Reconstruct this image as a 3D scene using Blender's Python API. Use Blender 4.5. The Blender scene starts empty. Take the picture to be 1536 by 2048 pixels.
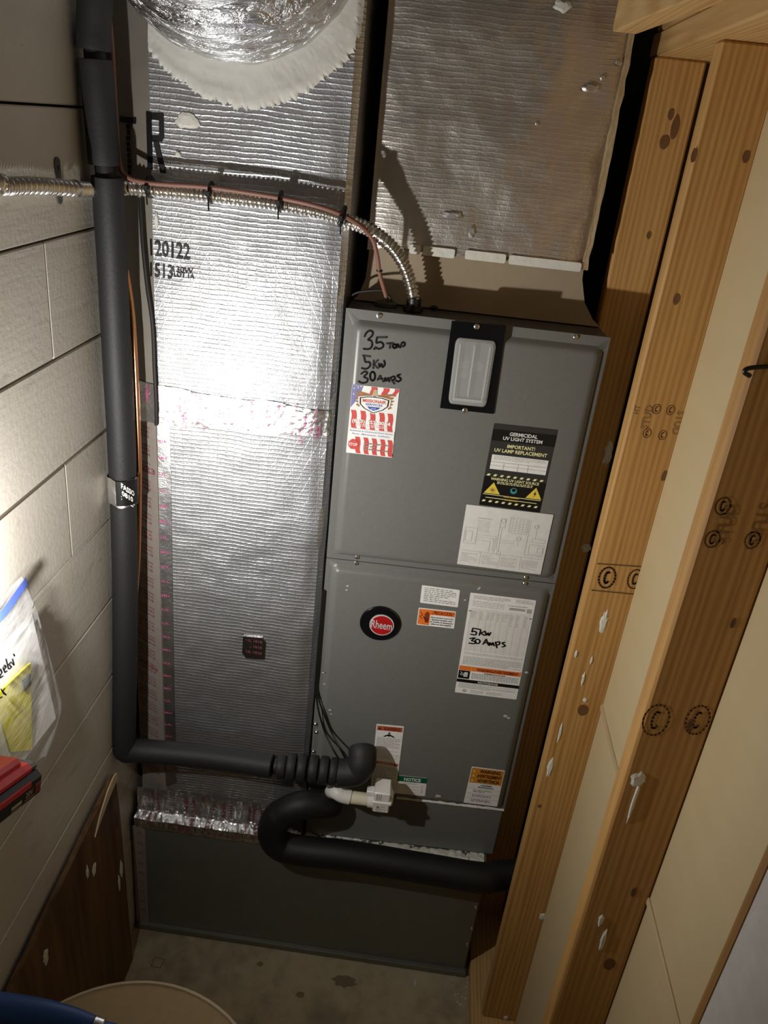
import bpy, math, random
from mathutils import Vector, Matrix
random.seed(7)
scene = bpy.context.scene
COL = scene.collection

# ------------------------------------------------------------------ camera
FPX = 1602.17                       # focal length in pixels of a 1536 x 2048 frame
YAW, PITCH, ROLL = 0.04089, -0.45027, -0.11089
CAM = Vector((0.1868, -1.6111, 2.2595))
RM = Matrix.Rotation(YAW, 3, 'Z') @ Matrix.Rotation(PITCH, 3, 'X') @ Matrix.Rotation(ROLL, 3, 'Y')
cd = bpy.data.cameras.new('camera'); co = bpy.data.objects.new('camera', cd); COL.objects.link(co)
cd.sensor_fit = 'VERTICAL'; cd.sensor_height = 36.0; cd.lens = 36.0 * FPX / 2048.0
cd.clip_start = 0.02
right, fwd, up = RM.col[0], RM.col[1], RM.col[2]
co.matrix_world = Matrix(((right.x, up.x, -fwd.x, CAM.x), (right.y, up.y, -fwd.y, CAM.y),
                          (right.z, up.z, -fwd.z, CAM.z), (0, 0, 0, 1)))
scene.camera = co

# ------------------------------------------------------------------ world, exposure
w = bpy.data.worlds.new('dim_garage'); scene.world = w; w.use_nodes = True
w.node_tree.nodes['Background'].inputs[0].default_value = (1.0, 0.86, 0.70, 1)
w.node_tree.nodes['Background'].inputs[1].default_value = 0.04
vs = scene.view_settings
vs.view_transform = 'Standard'; vs.look = 'None'; vs.gamma = 1.0; vs.exposure = 0.0
vs.use_curve_mapping = False
LAMP_POS = Vector((-0.395, -0.755, 1.55)); LAMP_DIR = Vector((0.40, 0.87, 0.22)).normalized()
LAMP_POWER = 8.8

# ------------------------------------------------------------------ measured sizes
TH = 0.0355                                     # the cabinet stands a little askew to the walls
W, H, HS, HD, HB = 0.533, 1.9196, 1.3447, 0.6346, 0.4599
XW = -0.492                                     # left wall face
RAISE = 0.012                                   # pressed-out door centre
PY = -0.022                                     # front of the base plenum
SX0, SX1 = 0.555, 0.652                           # stud wall

def ray(x, y):
    return RM @ Vector(((x - 768) / FPX, 1.0, -(y - 1024) / FPX))
def at(x, y, ax, val):
    d = ray(x, y); i = 'xyz'.index(ax); return CAM + d * ((val - CAM[i]) / d[i])
CT, ST = math.cos(TH), math.sin(TH)
def cab(u, v, z):
    return Vector((u * CT - v * ST, u * ST + v * CT, z))
def cat(x, y, v=0.0):                           # point seen at a pixel on a plane v in front of / behind the cabinet face
    n = Vector((-ST, CT, 0)); d = ray(x, y); P = CAM + d * ((v - CAM.dot(n)) / d.dot(n))
    return (P.x * CT + P.y * ST, P.z)

# ------------------------------------------------------------------ materials
MATS = {}
class G:
    def __init__(s, name):
        s.m = bpy.data.materials.new(name); s.m.use_nodes = True
        s.nt = s.m.node_tree; s.b = s.nt.nodes['Principled BSDF']
        s.tc = s.nt.nodes.new('ShaderNodeTexCoord'); MATS[name] = s.m
    def n(s, t, **k):
        nd = s.nt.nodes.new(t)
        for a, v in k.items(): setattr(nd, a, v)
        return nd
    def put(s, sock, v):
        if isinstance(v, bpy.types.NodeSocket): s.nt.links.new(v, sock)
        elif isinstance(v, (tuple, list)) and len(v) == 3 and sock.type == 'RGBA': sock.default_value = (*v, 1)
        else: sock.default_value = v
    def math(s, op, a, b=None, c=None):
        nd = s.n('ShaderNodeMath', operation=op)
        for i, q in enumerate((a, b, c)):
            if q is not None: s.put(nd.inputs[i], q)
        return nd.outputs[0]
    def coord(s, scale=(1, 1, 1), kind='Object', rot=(0, 0, 0), offset=None):
        mp = s.n('ShaderNodeMapping'); s.nt.links.new(s.tc.outputs[kind], mp.inputs[0])
        mp.inputs['Scale'].default_value = scale; mp.inputs['Rotation'].default_value = rot
        if offset is not None: s.nt.links.new(offset, mp.inputs['Location'])
        return mp.outputs[0]
    def noise(s, vec, scale, detail=3, rough=.55, dist=0.0):
        nd = s.n('ShaderNodeTexNoise'); s.put(nd.inputs['Vector'], vec)
        nd.inputs['Scale'].default_value = scale; nd.inputs['Detail'].default_value = detail
        nd.inputs['Roughness'].default_value = rough; nd.inputs['Distortion'].default_value = dist
        return nd.outputs[0]
    def ramp(s, f, stops):
        nd = s.n('ShaderNodeValToRGB'); s.put(nd.inputs[0], f); e = nd.color_ramp.elements
        while len(e) < len(stops): e.new(.5)
        for q, (p, c) in zip(e, stops):
            q.position = p; q.color = (*c, 1) if isinstance(c, tuple) else (c, c, c, 1)
        return nd.outputs[0]
    def mix(s, f, a, b, mode='MIX'):
        nd = s.n('ShaderNodeMix', data_type='RGBA', blend_type=mode)
        s.put(nd.inputs[0], f); s.put(nd.inputs[6], a); s.put(nd.inputs[7], b); return nd.outputs[2]
    def bump(s, h, strength=.3, dist=.002, prev=None):
        nd = s.n('ShaderNodeBump'); nd.inputs['Strength'].default_value = strength
        nd.inputs['Distance'].default_value = dist; s.put(nd.inputs['Height'], h)
        if prev is not None: s.nt.links.new(prev, nd.inputs['Normal'])
        s.nt.links.new(nd.outputs[0], s.b.inputs['Normal']); return nd.outputs[0]
    def set(s, **k):
        for a, v in k.items(): s.put(s.b.inputs[a.replace('_', ' ')], v)

def flat(name, col, rough=.55, metal=0.0, bump=0.0, bscale=60, spec=None):
    g = G(name)
    c = g.coord()
    nz = g.noise(c, bscale, 3)
    k = .12
    g.set(Base_Color=g.mix(nz, tuple(x * (1 - k) for x in col), tuple(min(1, x * (1 + k)) for x in col)), Roughness=rough, Metallic=metal)
    if spec is not None: g.b.inputs['Specular IOR Level'].default_value = spec
    if bump: g.bump(nz, bump, .002)
    return g.m

def foil(name, tint=(.86, .87, .9), rough=.13, ridge=.36, crumple=.13, diag=True, haze=.58, spark=.25):
    g = G(name)
    c0 = g.coord()
    wob = g.noise(c0, 9, 3)
    sep = g.n('ShaderNodeSeparateXYZ'); g.nt.links.new(c0, sep.inputs[0])
    x, y, z = sep.outputs
    fine = g.noise(c0, 55, 2)
    zz = g.math('ADD', z, g.math('MULTIPLY', g.math('SUBTRACT', wob, .5), .012))
    zz = g.math('ADD', zz, g.math('MULTIPLY', g.math('SUBTRACT', fine, .5), .0016))
    xx = g.math('ADD', x, g.math('MULTIPLY', g.math('SUBTRACT', wob, .5), .010))
    def lines(v, period, wd):
        f = g.math('PINGPONG', v, period / 2)
        mr = g.n('ShaderNodeMapRange', interpolation_type='SMOOTHSTEP'); g.put(mr.inputs[0], f)
        mr.inputs[1].default_value = 0; mr.inputs[2].default_value = wd
        mr.inputs[3].default_value = 1; mr.inputs[4].default_value = 0
        return mr.outputs[0]
    hl = lines(zz, .0093, .0026)
    vl = g.math('MULTIPLY', lines(xx, .019, .0012), .6)
    net = g.math('MAXIMUM', hl, vl)
    if diag:
        d1 = lines(g.math('ADD', xx, g.math('MULTIPLY', zz, .45)), .023, .0014)
        d2 = lines(g.math('SUBTRACT', xx, g.math('MULTIPLY', zz, .45)), .023, .0014)
        net = g.math('MAXIMUM', net, g.math('MULTIPLY', g.math('MAXIMUM', d1, d2), .45))
    crumple_n = g.noise(g.coord((1, 1, 1.6)), 22, 4, .6, .6)
    b1 = g.bump(net, ridge, .0016)
    b2 = g.bump(g.noise(g.coord((1, 1, 2)), 130, 3, .6), spark, .0022, b1)
    b2 = g.bump(crumple_n, crumple, .006, b2)
    grime = g.noise(c0, 5, 4)
    g.set(Base_Color=g.mix(grime, tuple(t * .82 for t in tint), tint), Metallic=1.0,
          Roughness=g.math('ADD', rough, g.math('MULTIPLY', net, .10)))
    p2 = g.n('ShaderNodeBsdfPrincipled')                     # dull lacquer film over the foil: a second, broader gloss
    p2.inputs['Metallic'].default_value = 1.0; p2.inputs['Roughness'].default_value = haze
    g.put(p2.inputs['Base Color'], tuple(t * .9 for t in tint)); g.nt.links.new(b2, p2.inputs['Normal'])
    mx = g.n('ShaderNodeMixShader'); mx.inputs[0].default_value = .55
    g.nt.links.new(g.b.outputs[0], mx.inputs[1]); g.nt.links.new(p2.outputs[0], mx.inputs[2])
    g.nt.links.new(mx.outputs[0], g.nt.nodes['Material Output'].inputs[0])
    return g.m

def tape(name, tint=(.80, .80, .82), rough=.33):
    g = G(name); c = g.coord()
    n1 = g.noise(c, 60, 4, .6, 1.2); g.bump(n1, .3, .004)
    g.set(Base_Color=g.mix(g.noise(c, 14, 2), tuple(t * .8 for t in tint), tint), Metallic=1.0, Roughness=rough)
    return g.m

def wood(name, light, dark, axis='z', scale=1.0, rough=.6, knots=True, contrast=1.0):
    g = G(name)
    oi = g.n('ShaderNodeObjectInfo')
    cv = g.n('ShaderNodeCombineXYZ')
    for i in range(3): g.nt.links.new(g.math('MULTIPLY', oi.outputs['Random'], 7.0 + 3 * i), cv.inputs[i])
    st = {'z': (24, 24, 1.0), 'y': (24, 1.0, 24), 'x': (1.0, 24, 24)}[axis]
    c = g.coord(tuple(q * scale for q in st), offset=cv.outputs[0])
    n1 = g.noise(c, 1.9, 6, .68, .9)
    wv = g.n('ShaderNodeTexWave', wave_type='BANDS', bands_direction={'z': 'X', 'y': 'X', 'x': 'Y'}[axis])
    g.put(wv.inputs['Vector'], c); wv.inputs['Scale'].default_value = 1.15
    wv.inputs['Distortion'].default_value = 9.0; wv.inputs['Detail'].default_value = 3; wv.inputs['Detail Scale'].default_value = .7
    f = g.math('ADD', g.math('MULTIPLY', wv.outputs[1], .28), g.math('MULTIPLY', n1, .85))
    fin = g.noise(g.coord(tuple(q * scale * 3.5 for q in st), offset=cv.outputs[0]), 2.0, 3, .6)
    f = g.math('ADD', f, g.math('MULTIPLY', g.math('SUBTRACT', fin, .5), .32))
    colr = g.ramp(f, [(.34, light), (.80, dark)])
    if knots:
        kc = g.coord({'z': (9, 9, 3.2), 'y': (9, 3.2, 9), 'x': (3.2, 9, 9)}[axis], offset=cv.outputs[0])
        vo = g.n('ShaderNodeTexVoronoi'); g.put(vo.inputs['Vector'], kc); vo.inputs['Scale'].default_value = 1.0
        vo.inputs['Randomness'].default_value = 1.0
        kf = g.ramp(vo.outputs['Distance'], [(.06, 1.0), (.13, 0.0)])
        colr = g.mix(g.math('MULTIPLY', kf, .75), colr, tuple(q * .3 for q in dark))
    g.set(Base_Color=colr, Roughness=rough)
    g.bump(f, .25, .0012)
    return g.m

def build_materials():
    g = G('painted_siding')                       # cream paint brushed over rough boards
    oi = g.n('ShaderNodeObjectInfo'); c = g.coord((14, 1.2, 14)); c1 = g.coord()
    grain = g.noise(c, 3.5, 5, .6, .4); peb = g.noise(c1, 95, 3); dirt = g.noise(g.coord((1, 1, 1)), 5, 5)
    base = g.mix(dirt, (.49, .45, .385), (.59, .55, .485)); smut = g.ramp(g.noise(g.coord((3, 1, 3)), 6, 6, .7, .5), [(.60, 0.0), (.72, .45)]); base = g.mix(smut, base, (.27, .215, .16))
    vo = g.n('ShaderNodeTexVoronoi'); g.put(vo.inputs['Vector'], c1); vo.inputs['Scale'].default_value = 16
    spots = g.ramp(vo.outputs['Distance'], [(.03, 1.0), (.06, 0.0)])
    base = g.mix(g.math('MULTIPLY', spots, .55), base, (.22, .19, .15))
    g.set(Base_Color=base, Roughness=.42)
    b = g.bump(grain, .28, .003); g.bump(peb, .3, .002, b)
    g = G('concrete')
    c = g.coord(); a = g.noise(c, 4, 6, .65); b_ = g.noise(c, 22, 5, .6); s_ = g.noise(c, 2.3, 3, .5, .8)
    colr = g.ramp(g.math('ADD', g.math('MULTIPLY', a, .6), g.math('MULTIPLY', b_, .4)), [(.3, (.20, .16, .10)), (.52, (.42, .35, .23)), (.75, (.54, .46, .32))])
    colr = g.mix(g.ramp(s_, [(.56, 0.0), (.7, .6)]), colr, (.13, .10, .07))
    g.set(Base_Color=colr, Roughness=.75); g.bump(b_, .35, .004)
    flat('corner_facing', (.27, .245, .205), .45, .25, .15, 40); foil('duct_foil', (.66, .67, .70)); foil('plenum_foil', (.78, .73, .67), .13, .17, .17, True, .5, .22)  # corner_facing: tan of the plank wall reflected in the foil, put into its colour
    tape('foil_tape'); tape('patch_tape', (.36, .34, .34), .3); flat('corner_tape', (.30, .26, .23), .42, .25, .4, 50); tape('bright_tape', (.85, .84, .84), .36)
    g = G('flex_foil'); c = g.coord(); n1 = g.noise(g.coord((2.2, 9, 9)), 5, 5, .6, 1.2)
    g.bump(n1, .9, .02); g.set(Base_Color=(.74, .75, .77), Metallic=1.0, Roughness=.24)
    flat('mastic', (.66, .65, .60), .6, 0, .5, 45)
    g = MATS['mastic']
    flat('old_mastic', (.70, .69, .62), .55, 0, .7, 70)
    flat('cabinet_paint', (.165, .167, .155), .36, 0, .02, 120)
    flat('cabinet_paint_shaded', (.085, .085, .08), .45)  # darker copy of the cabinet paint: shade on the shell put into the colour
    flat('black_plastic', (.008, .008, .009), .35)
    flat('black_gloss', (.006, .006, .007), .12)
    flat('foam_rubber', (.014, .0145, .016), .62, 0, .25, 140)
    flat('black_rubber', (.006, .006, .0065), .6)
    flat('galvanized', (.20, .205, .17), .45, .5, .05, 18)
    flat('conduit_steel', (.78, .76, .72), .25, 1.0)
    flat('zinc_screw', (.75, .74, .70), .25, 1.0)
    flat('copper', (.83, .42, .23), .3, 1.0)
    flat('copper_cable', (.24, .11, .08), .5)
    flat('wire_black', (.008, .008, .008), .45)
    flat('pvc_white', (.80, .79, .75), .4)
    flat('pvc_cream', (.74, .69, .54), .4)
    flat('label_white', (.86, .86, .83), .5); flat('label_grey', (.76, .76, .73), .5)
    flat('label_charcoal', (.035, .035, .033), .4); flat('label_black', (.006, .006, .006), .4)
    flat('ink', (.004, .004, .005), .5); flat('ink_grey', (.26, .26, .25), .6); flat('ink_soft', (.42, .42, .40), .6)
    flat('orange', (.85, .20, .03), .5); flat('warning_red', (.17, .018, .008), .5); flat('brick_red', (.50, .11, .04), .5); flat('label_amber', (.62, .24, .03), .5)
    flat('yellow', (.85, .66, .08), .5); flat('pale_yellow', (.9, .85, .45), .5); flat('green', (.0, .10, .045), .5)
    flat('flag_red', (.62, .08, .07), .45); flat('flag_blue', (.20, .20, .42), .5); flat('royal_blue', (.03, .09, .42), .5)
    flat('eagle_brown', (.36, .17, .06), .5); flat('teal', (.05, .30, .30), .4); flat('print_pink', (.55, .09, .27), .5); flat('print_maroon', (.20, .05, .06), .6)
    flat('badge_red', (.42, .012, .015), .25); flat('badge_silver', (.72, .72, .72), .3, .2)
    flat('scuff', (.55, .55, .52), .5)
    wood('stud_wood', (.55, .315, .10), (.38, .185, .048), knots=False); flat('knot_brown', (.15, .065, .02), .6); wood('plate_wood', (.64, .42, .18), (.48, .27, .09), 'y', knots=False)
    wood('old_board', (.17, .085, .03), (.07, .032, .012), 'z', .6)
    wood('edge_wood', (.62, .50, .32), (.45, .33, .18), 'y', knots=False)
    g = G('sheathing'); c = g.coord((1, 1.2, 9)); a = g.noise(c, 3, 4); b_ = g.noise(g.coord(), 30, 4)
    g.set(Base_Color=g.mix(a, (.54, .425, .24), (.61, .485, .28)), Roughness=.55); g.bump(b_, .08, .001)
    flat('white_board', (.84, .82, .79), .5); flat('stamp_brown', (.27, .135, .045), .7); flat('stamp_dark', (.12, .065, .022), .7)
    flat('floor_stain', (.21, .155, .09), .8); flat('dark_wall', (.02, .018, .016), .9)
    flat('tool_red', (.55, .03, .03), .4); flat('tool_black', (.013, .013, .013), .45); flat('tool_grey', (.07, .07, .065), .5)
    flat('gold_print', (.5, .42, .25), .5)
    flat('drum_tan', (.42, .31, .15), .45); flat('drum_rim', (.62, .52, .36), .35)
    flat('tool_blue', (.02, .09, .33), .45); flat('steel', (.6, .6, .6), .25, 1.0)
    flat('paper', (.82, .82, .80), .6); flat('booklet_yellow', (.95, .84, .02), .45); flat('zip_blue', (.10, .17, .65), .4)
    g = G('bag_film'); g.set(Base_Color=(.86, .88, .92), Roughness=.25)
    tr = g.n('ShaderNodeBsdfTransparent'); mx = g.n('ShaderNodeMixShader'); mx.inputs[0].default_value = .2
    out = g.nt.nodes['Material Output']
    g.nt.links.new(tr.outputs[0], mx.inputs[1]); g.nt.links.new(g.b.outputs[0], mx.inputs[2]); g.nt.links.new(mx.outputs[0], out.inputs[0])
    g.bump(g.noise(g.coord((1, 1, 3)), 18, 3), .5, .01)
    g = G('frosted_lens'); g.set(Base_Color=(.80, .82, .80), Roughness=.22)
    tr = g.n('ShaderNodeBsdfTransparent'); mx = g.n('ShaderNodeMixShader'); mx.inputs[0].default_value = .24
    out = g.nt.nodes['Material Output']
    g.nt.links.new(tr.outputs[0], mx.inputs[1]); g.nt.links.new(g.b.outputs[0], mx.inputs[2]); g.nt.links.new(mx.outputs[0], out.inputs[0])
    g = G('led_lens'); g.set(Base_Color=(.9, .9, .9), Roughness=.3); g.b.inputs['Emission Color'].default_value = (1, .97, .92, 1); g.b.inputs['Emission Strength'].default_value = 4.0
build_materials()

# ------------------------------------------------------------------ mesh helpers
FR = {}                                          # object name -> (origin, rot z) of its frame
class MB:
    def __init__(s): s.v = []; s.f = []; s.sm = []
    def add(s, vs, fs, smooth=False):
        o = len(s.v); s.v += [Vector(q) for q in vs]
        for f in fs: s.f.append(tuple(i + o for i in f)); s.sm.append(smooth)
        return s
    def box(s, lo, hi, fn=None):
        p = [(x, y, z) for z in (lo[2], hi[2]) for y in (lo[1], hi[1]) for x in (lo[0], hi[0])]
        if fn: p = [fn(*q) for q in p]
        return s.add(p, [(0, 2, 3, 1), (4, 5, 7, 6), (0, 1, 5, 4), (2, 6, 7, 3), (0, 4, 6, 2), (1, 3, 7, 5)])
    def bbox(s, lo, hi, b=.003, fn=None):         # box with chamfered edges
        lo, hi = list(lo), list(hi); vs = []; idx = {}
        for sx in (0, 1):
            for sy in (0, 1):
                for sz in (0, 1):
                    sg = (sx, sy, sz)
                    for k in range(3):
                        q = []
                        for a in range(3):
                            e = hi[a] if sg[a] else lo[a]
                            q.append(e if a == k else e + (-b if sg[a] else b))
                        idx[(sg, k)] = len(vs); vs.append(fn(*q) if fn else q)
        fs = []
        for k in range(3):
            a, c = [i for i in range(3) if i != k]
            for sd in (0, 1):
                loop = []
                for pa, pc in ((0, 0), (1, 0), (1, 1), (0, 1)):
                    sg = [0, 0, 0]; sg[k] = sd; sg[a] = pa; sg[c] = pc; loop.append(idx[(tuple(sg), k)])
                fs.append(tuple(loop))
        for k in range(3):                        # edges along axis k
            a, c = [i for i in range(3) if i != k]
            for pa in (0, 1):
                for pc in (0, 1):
                    s0 = [0, 0, 0]; s1 = [0, 0, 0]; s0[a] = s1[a] = pa; s0[c] = s1[c] = pc; s1[k] = 1
                    fs.append((idx[(tuple(s0), a)], idx[(tuple(s1), a)], idx[(tuple(s1), c)], idx[(tuple(s0), c)]))
        for sx in (0, 1):
            for sy in (0, 1):
                for sz in (0, 1): fs.append(tuple(idx[((sx, sy, sz), k)] for k in range(3)))
        return s.add(vs, fs)
    def tube(s, pts, r, seg=14, caps=True, smooth=True):
        pts = [Vector(p) for p in pts]; n = len(pts)
        R = r if isinstance(r, (list, tuple)) else [r] * n
        T = [(pts[min(i + 1, n - 1)] - pts[max(i - 1, 0)]).normalized() for i in range(n)]
        a = Vector((0, 0, 1)) if abs(T[0].z) < .9 else Vector((1, 0, 0))
        u = T[0].cross(a).normalized(); vs = []
        for i in range(n):
            u = (u - T[i] * u.dot(T[i])).normalized(); v = T[i].cross(u)
            for k in range(seg):
                q = 2 * math.pi * k / seg; vs.append(pts[i] + (u * math.cos(q) + v * math.sin(q)) * R[i])
        fs = [(i * seg + k, i * seg + (k + 1) % seg, (i + 1) * seg + (k + 1) % seg, (i + 1) * seg + k) for i in range(n - 1) for k in range(seg)]
        s.add(vs, fs, smooth)
        if caps:
            s.add(vs[:seg], [tuple(range(seg))[::-1]]); s.add(vs[-seg:], [tuple(range(seg))])
        return s
    def grid(s, fn, nu, nv, smooth=True):
        vs = [fn(i / nu, j / nv) for j in range(nv + 1) for i in range(nu + 1)]
        fs = [(j * (nu + 1) + i, j * (nu + 1) + i + 1, (j + 1) * (nu + 1) + i + 1, (j + 1) * (nu + 1) + i) for j in range(nv) for i in range(nu)]
        return s.add(vs, fs, smooth)
    def loops(s, lps, cap0=True, cap1=True, smooth=False):
        n = len(lps[0]); vs = [q for l in lps for q in l]
        fs = [(i * n + k, i * n + (k + 1) % n, (i + 1) * n + (k + 1) % n, (i + 1) * n + k) for i in range(len(lps) - 1) for k in range(n)]
        s.add(vs, fs, smooth)
        if cap0: s.add(lps[0], [tuple(range(n))[::-1]])
        if cap1: s.add(lps[-1], [tuple(range(n))])
        return s
def prism(mb, poly, fn, d0, d1):                  # polygon (2D) extruded between depths, fn(x, y, depth) -> point
    return mb.loops([[fn(x, y, d0) for x, y in poly], [fn(x, y, d1) for x, y in poly]])
def rrect(x0, x1, y0, y1, r, k=5):
    out = []
    for cx, cy, a0 in ((x1 - r, y1 - r, 0), (x0 + r, y1 - r, 90), (x0 + r, y0 + r, 180), (x1 - r, y0 + r, 270)):
        for i in range(k + 1):
            a = math.radians(a0 + 90 * i / k); out.append((cx + r * math.cos(a), cy + r * math.sin(a)))
    return out
def crv(pts, n=10):                               # Catmull-Rom through points
    P = [Vector(p) for p in pts]; P = [P[0] * 2 - P[1]] + P + [P[-1] * 2 - P[-2]]; out = []
    for i in range(1, len(P) - 2):
        for k in range(n):
            t = k / n; a, b, c, d = P[i - 1:i + 3]
            out.append(.5 * (2 * b + (c - a) * t + (2 * a - 5 * b + 4 * c - d) * t * t + (3 * b - a - 3 * c + d) * t ** 3))
    out.append(P[-2]); return out
def resample(pts, step):
    out = [Vector(pts[0])]; acc = 0.0
    for a, b in zip(pts[:-1], pts[1:]):
        L = (b - a).length; d = step - acc
        while d <= L and L > 0: out.append(a.lerp(b, d / L)); d += step
        acc = (L - (d - step)) if L > 0 else acc
    return out
def frame_of(parent): return FR.get(parent.name, (Vector((0, 0, 0)), 0.0)) if parent else (Vector((0, 0, 0)), 0.0)
def obj(name, mb, mat, parent=None, loc=None, label=None, cat_=None, group=None, kind=None):
    me = bpy.data.meshes.new(name)
    if parent: o0, rz = frame_of(parent)
    else: o0, rz = Vector(loc if loc else (0, 0, 0)), 0.0
    M = Matrix.Rotation(-rz, 3, 'Z')
    me.from_pydata([M @ (v - o0) for v in mb.v], [], mb.f)
    me.polygons.foreach_set('use_smooth', mb.sm); me.set_sharp_from_angle(angle=.7); me.update()
    mats = mat if isinstance(mat, (list, tuple)) else [mat]
    for q in mats: me.materials.append(MATS[q])
    o = bpy.data.objects.new(name, me); COL.objects.link(o)
    if parent: o.parent = parent
    else: o.location = o0
    FR[o.name] = (o0, rz)
    tag(o, label, cat_, group, kind); return o
def tag(o, label=None, cat_=None, group=None, kind=None):
    if label: o['label'] = label
    if cat_: o['category'] = cat_
    if group: o['group'] = group
    if kind: o['kind'] = kind
def thing(name, loc, rz=0.0, label=None, cat_=None, group=None, kind=None):
    o = bpy.data.objects.new(name, None); COL.objects.link(o); o.empty_display_size = .05
    o.location = loc; o.rotation_euler = (0, 0, rz); FR[o.name] = (Vector(loc), rz); tag(o, label, cat_, group, kind); return o
def clone(src, name, parent, offset):             # another copy of a small part, sharing its mesh; offset in world
    o0, rz = frame_of(parent); c = src.copy(); COL.objects.link(c); c.name = name; c.parent = parent
    c.location = Matrix.Rotation(-rz, 3, 'Z') @ Vector(offset); FR[c.name] = (o0, rz); return c
def hz(i, k=0): return math.sin(i * 12.9898 + k * 78.233) * 43758.5453 % 1.0
def vn(x, y, s=1.0):                              # smooth value noise -1..1
    x *= s; y *= s; xi, yi = math.floor(x), math.floor(y); fx, fy = x - xi, y - yi
    fx = fx * fx * (3 - 2 * fx); fy = fy * fy * (3 - 2 * fy)
    h = lambda a, b: (math.sin(a * 127.1 + b * 311.7) * 43758.5453) % 1.0
    a = h(xi, yi) * (1 - fx) + h(xi + 1, yi) * fx; b = h(xi, yi + 1) * (1 - fx) + h(xi + 1, yi + 1) * fx
    return 2 * (a * (1 - fy) + b * fy) - 1

TXT = {}
def glyphs(s, bold=0.0):
    key = (s, bold)
    if key not in TXT:
        cu = bpy.data.curves.new('t', 'FONT'); cu.body = s; cu.size = 1.0; cu.resolution_u = 2; cu.fill_mode = 'FRONT'; cu.offset = bold
        ob = bpy.data.objects.new('t', cu); me = bpy.data.meshes.new_from_object(ob)
        vs = [(v.co.x, v.co.y) for v in me.vertices]; fs = [tuple(p.vertices) for p in me.polygons]
        bpy.data.objects.remove(ob); bpy.data.curves.remove(cu); bpy.data.meshes.remove(me)
        xs = [q[0] for q in vs]; TXT[key] = (vs, fs, min(xs), max(xs))
    return TXT[key]
def text(mb, s, fn, x, y, h, width=None, bold=0.0, align='C', shear=0.0):
    """lettering with cap height h, baseline at y (y grows downwards), fn(x, y) -> point"""
    vs, fs, x0, x1 = glyphs(s, bold); k = h / .70; kx = k if width is None else width / (x1 - x0)
    wd = (x1 - x0) * kx; ox = x - (wd / 2 if align == 'C' else 0)
    mb.add([fn(ox + (a - x0) * kx + shear * b * k, y - b * k) for a, b in vs], fs)
def stroke(mb, pts, fn, wd):
    for a, b in zip(pts[:-1], pts[1:]):
        dx, dy = b[0] - a[0], b[1] - a[1]; L = math.hypot(dx, dy) or 1e-9; nx, ny = -dy / L * wd / 2, dx / L * wd / 2
        mb.add([fn(a[0] + nx, a[1] + ny), fn(b[0] + nx, b[1] + ny), fn(b[0] - nx, b[1] - ny), fn(a[0] - nx, a[1] - ny)], [(0, 1, 2, 3)])
    for p in pts: disc(mb, p[0], p[1], wd / 2, fn, 8)
def disc(mb, x, y, r, fn, n=20, ry=None):
    ry = r if ry is None else ry
    mb.add([fn(x + r * math.cos(2 * math.pi * k / n), y + ry * math.sin(2 * math.pi * k / n)) for k in range(n)], [tuple(range(n))])
def rect(mb, x0, y0, x1, y1, fn): mb.add([fn(x0, y0), fn(x1, y0), fn(x1, y1), fn(x0, y1)], [(0, 1, 2, 3)])
def poly(mb, pts, fn): mb.add([fn(*q) for q in pts], [tuple(range(len(pts)))])
def fineprint(mb, x0, y0, x1, y1, rows, fn, fill=.55, seed=1):
    rnd = random.Random(seed); dy = (y1 - y0) / rows
    for i in range(rows):
        x = x0; end = x0 + (x1 - x0) * (1 if rnd.random() < .7 else rnd.uniform(.4, .9)); yy = y0 + i * dy
        while x < end:
            wl = min(rnd.uniform(.08, .3) * dy * 8, end - x); rect(mb, x, yy, x + wl, yy + dy * fill, fn); x += wl + dy * .5
ell = lambda cx, cy, rx, ry, n=14, a0=0, a1=360: [(cx + rx * math.cos(math.radians(a0 + (a1 - a0) * k / n)), cy + ry * math.sin(math.radians(a0 + (a1 - a0) * k / n))) for k in range(n + 1)]

# ================================================================== the setting
def floor_mark(nm, mat, x, y, rx, ry, seed, parent):
    m_ = MB(); n = 20; poly(m_, [(x + rx * (.7 + .5 * hz(seed, k)) * math.cos(6.2832 * k / n), y + ry * (.7 + .5 * hz(seed, k + 40)) * math.sin(6.2832 * k / n)) for k in range(n)], lambda a, c: Vector((a, c, .0006))); obj(nm, m_, mat, parent)
fl = MB(); fl.box((-.56, -3.2, -.05), (1.2, .75, 0.0))
flo = obj('floor', fl, 'concrete', loc=(0, 0, 0), label='stained grey-brown concrete floor in front of the base plenum', kind='structure')
for i_, (px, py, rx, ry) in enumerate(((690, 1962, .035, .020), (520, 1928, .010, .008), (600, 1990, .014, .010), (830, 1965, .004, .012))):
    P = at(px, py, 'z', 0); floor_mark('stain', 'scuff' if i_ == 3 else "floor_stain", P.x, P.y, rx, ry, i_ + 2, flo)
for i_ in range(14):
    P = at(905 + 30 * hz(i_), 1945 + 70 * hz(i_, 3), 'z', 0); floor_mark('paint_crumb', 'scuff', P.x, P.y, .003, .003, i_, flo)
m_ = MB(); P = at(316, 1926, 'z', 0); stroke(m_, [(P.x - .016, P.y - .012), (P.x + .012, P.y - .014), (P.x + .014, P.y + .014), (P.x - .014, P.y + .015), (P.x - .016, P.y - .012)], lambda a, c: Vector((a, c, .0006)), .0025); obj('floor_scratch', m_, 'floor_stain', flo)
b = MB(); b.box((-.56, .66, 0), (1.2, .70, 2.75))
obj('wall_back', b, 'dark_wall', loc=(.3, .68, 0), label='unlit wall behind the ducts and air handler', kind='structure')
b = MB(); b.box((XW - .05, -3.0, 0), (XW - .017, .66, 2.75))
wl = obj('wall_left', b, 'dark_wall', loc=(XW - .03, -1, 0), label='cream painted wooden plank wall on the left', kind='structure')
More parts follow.
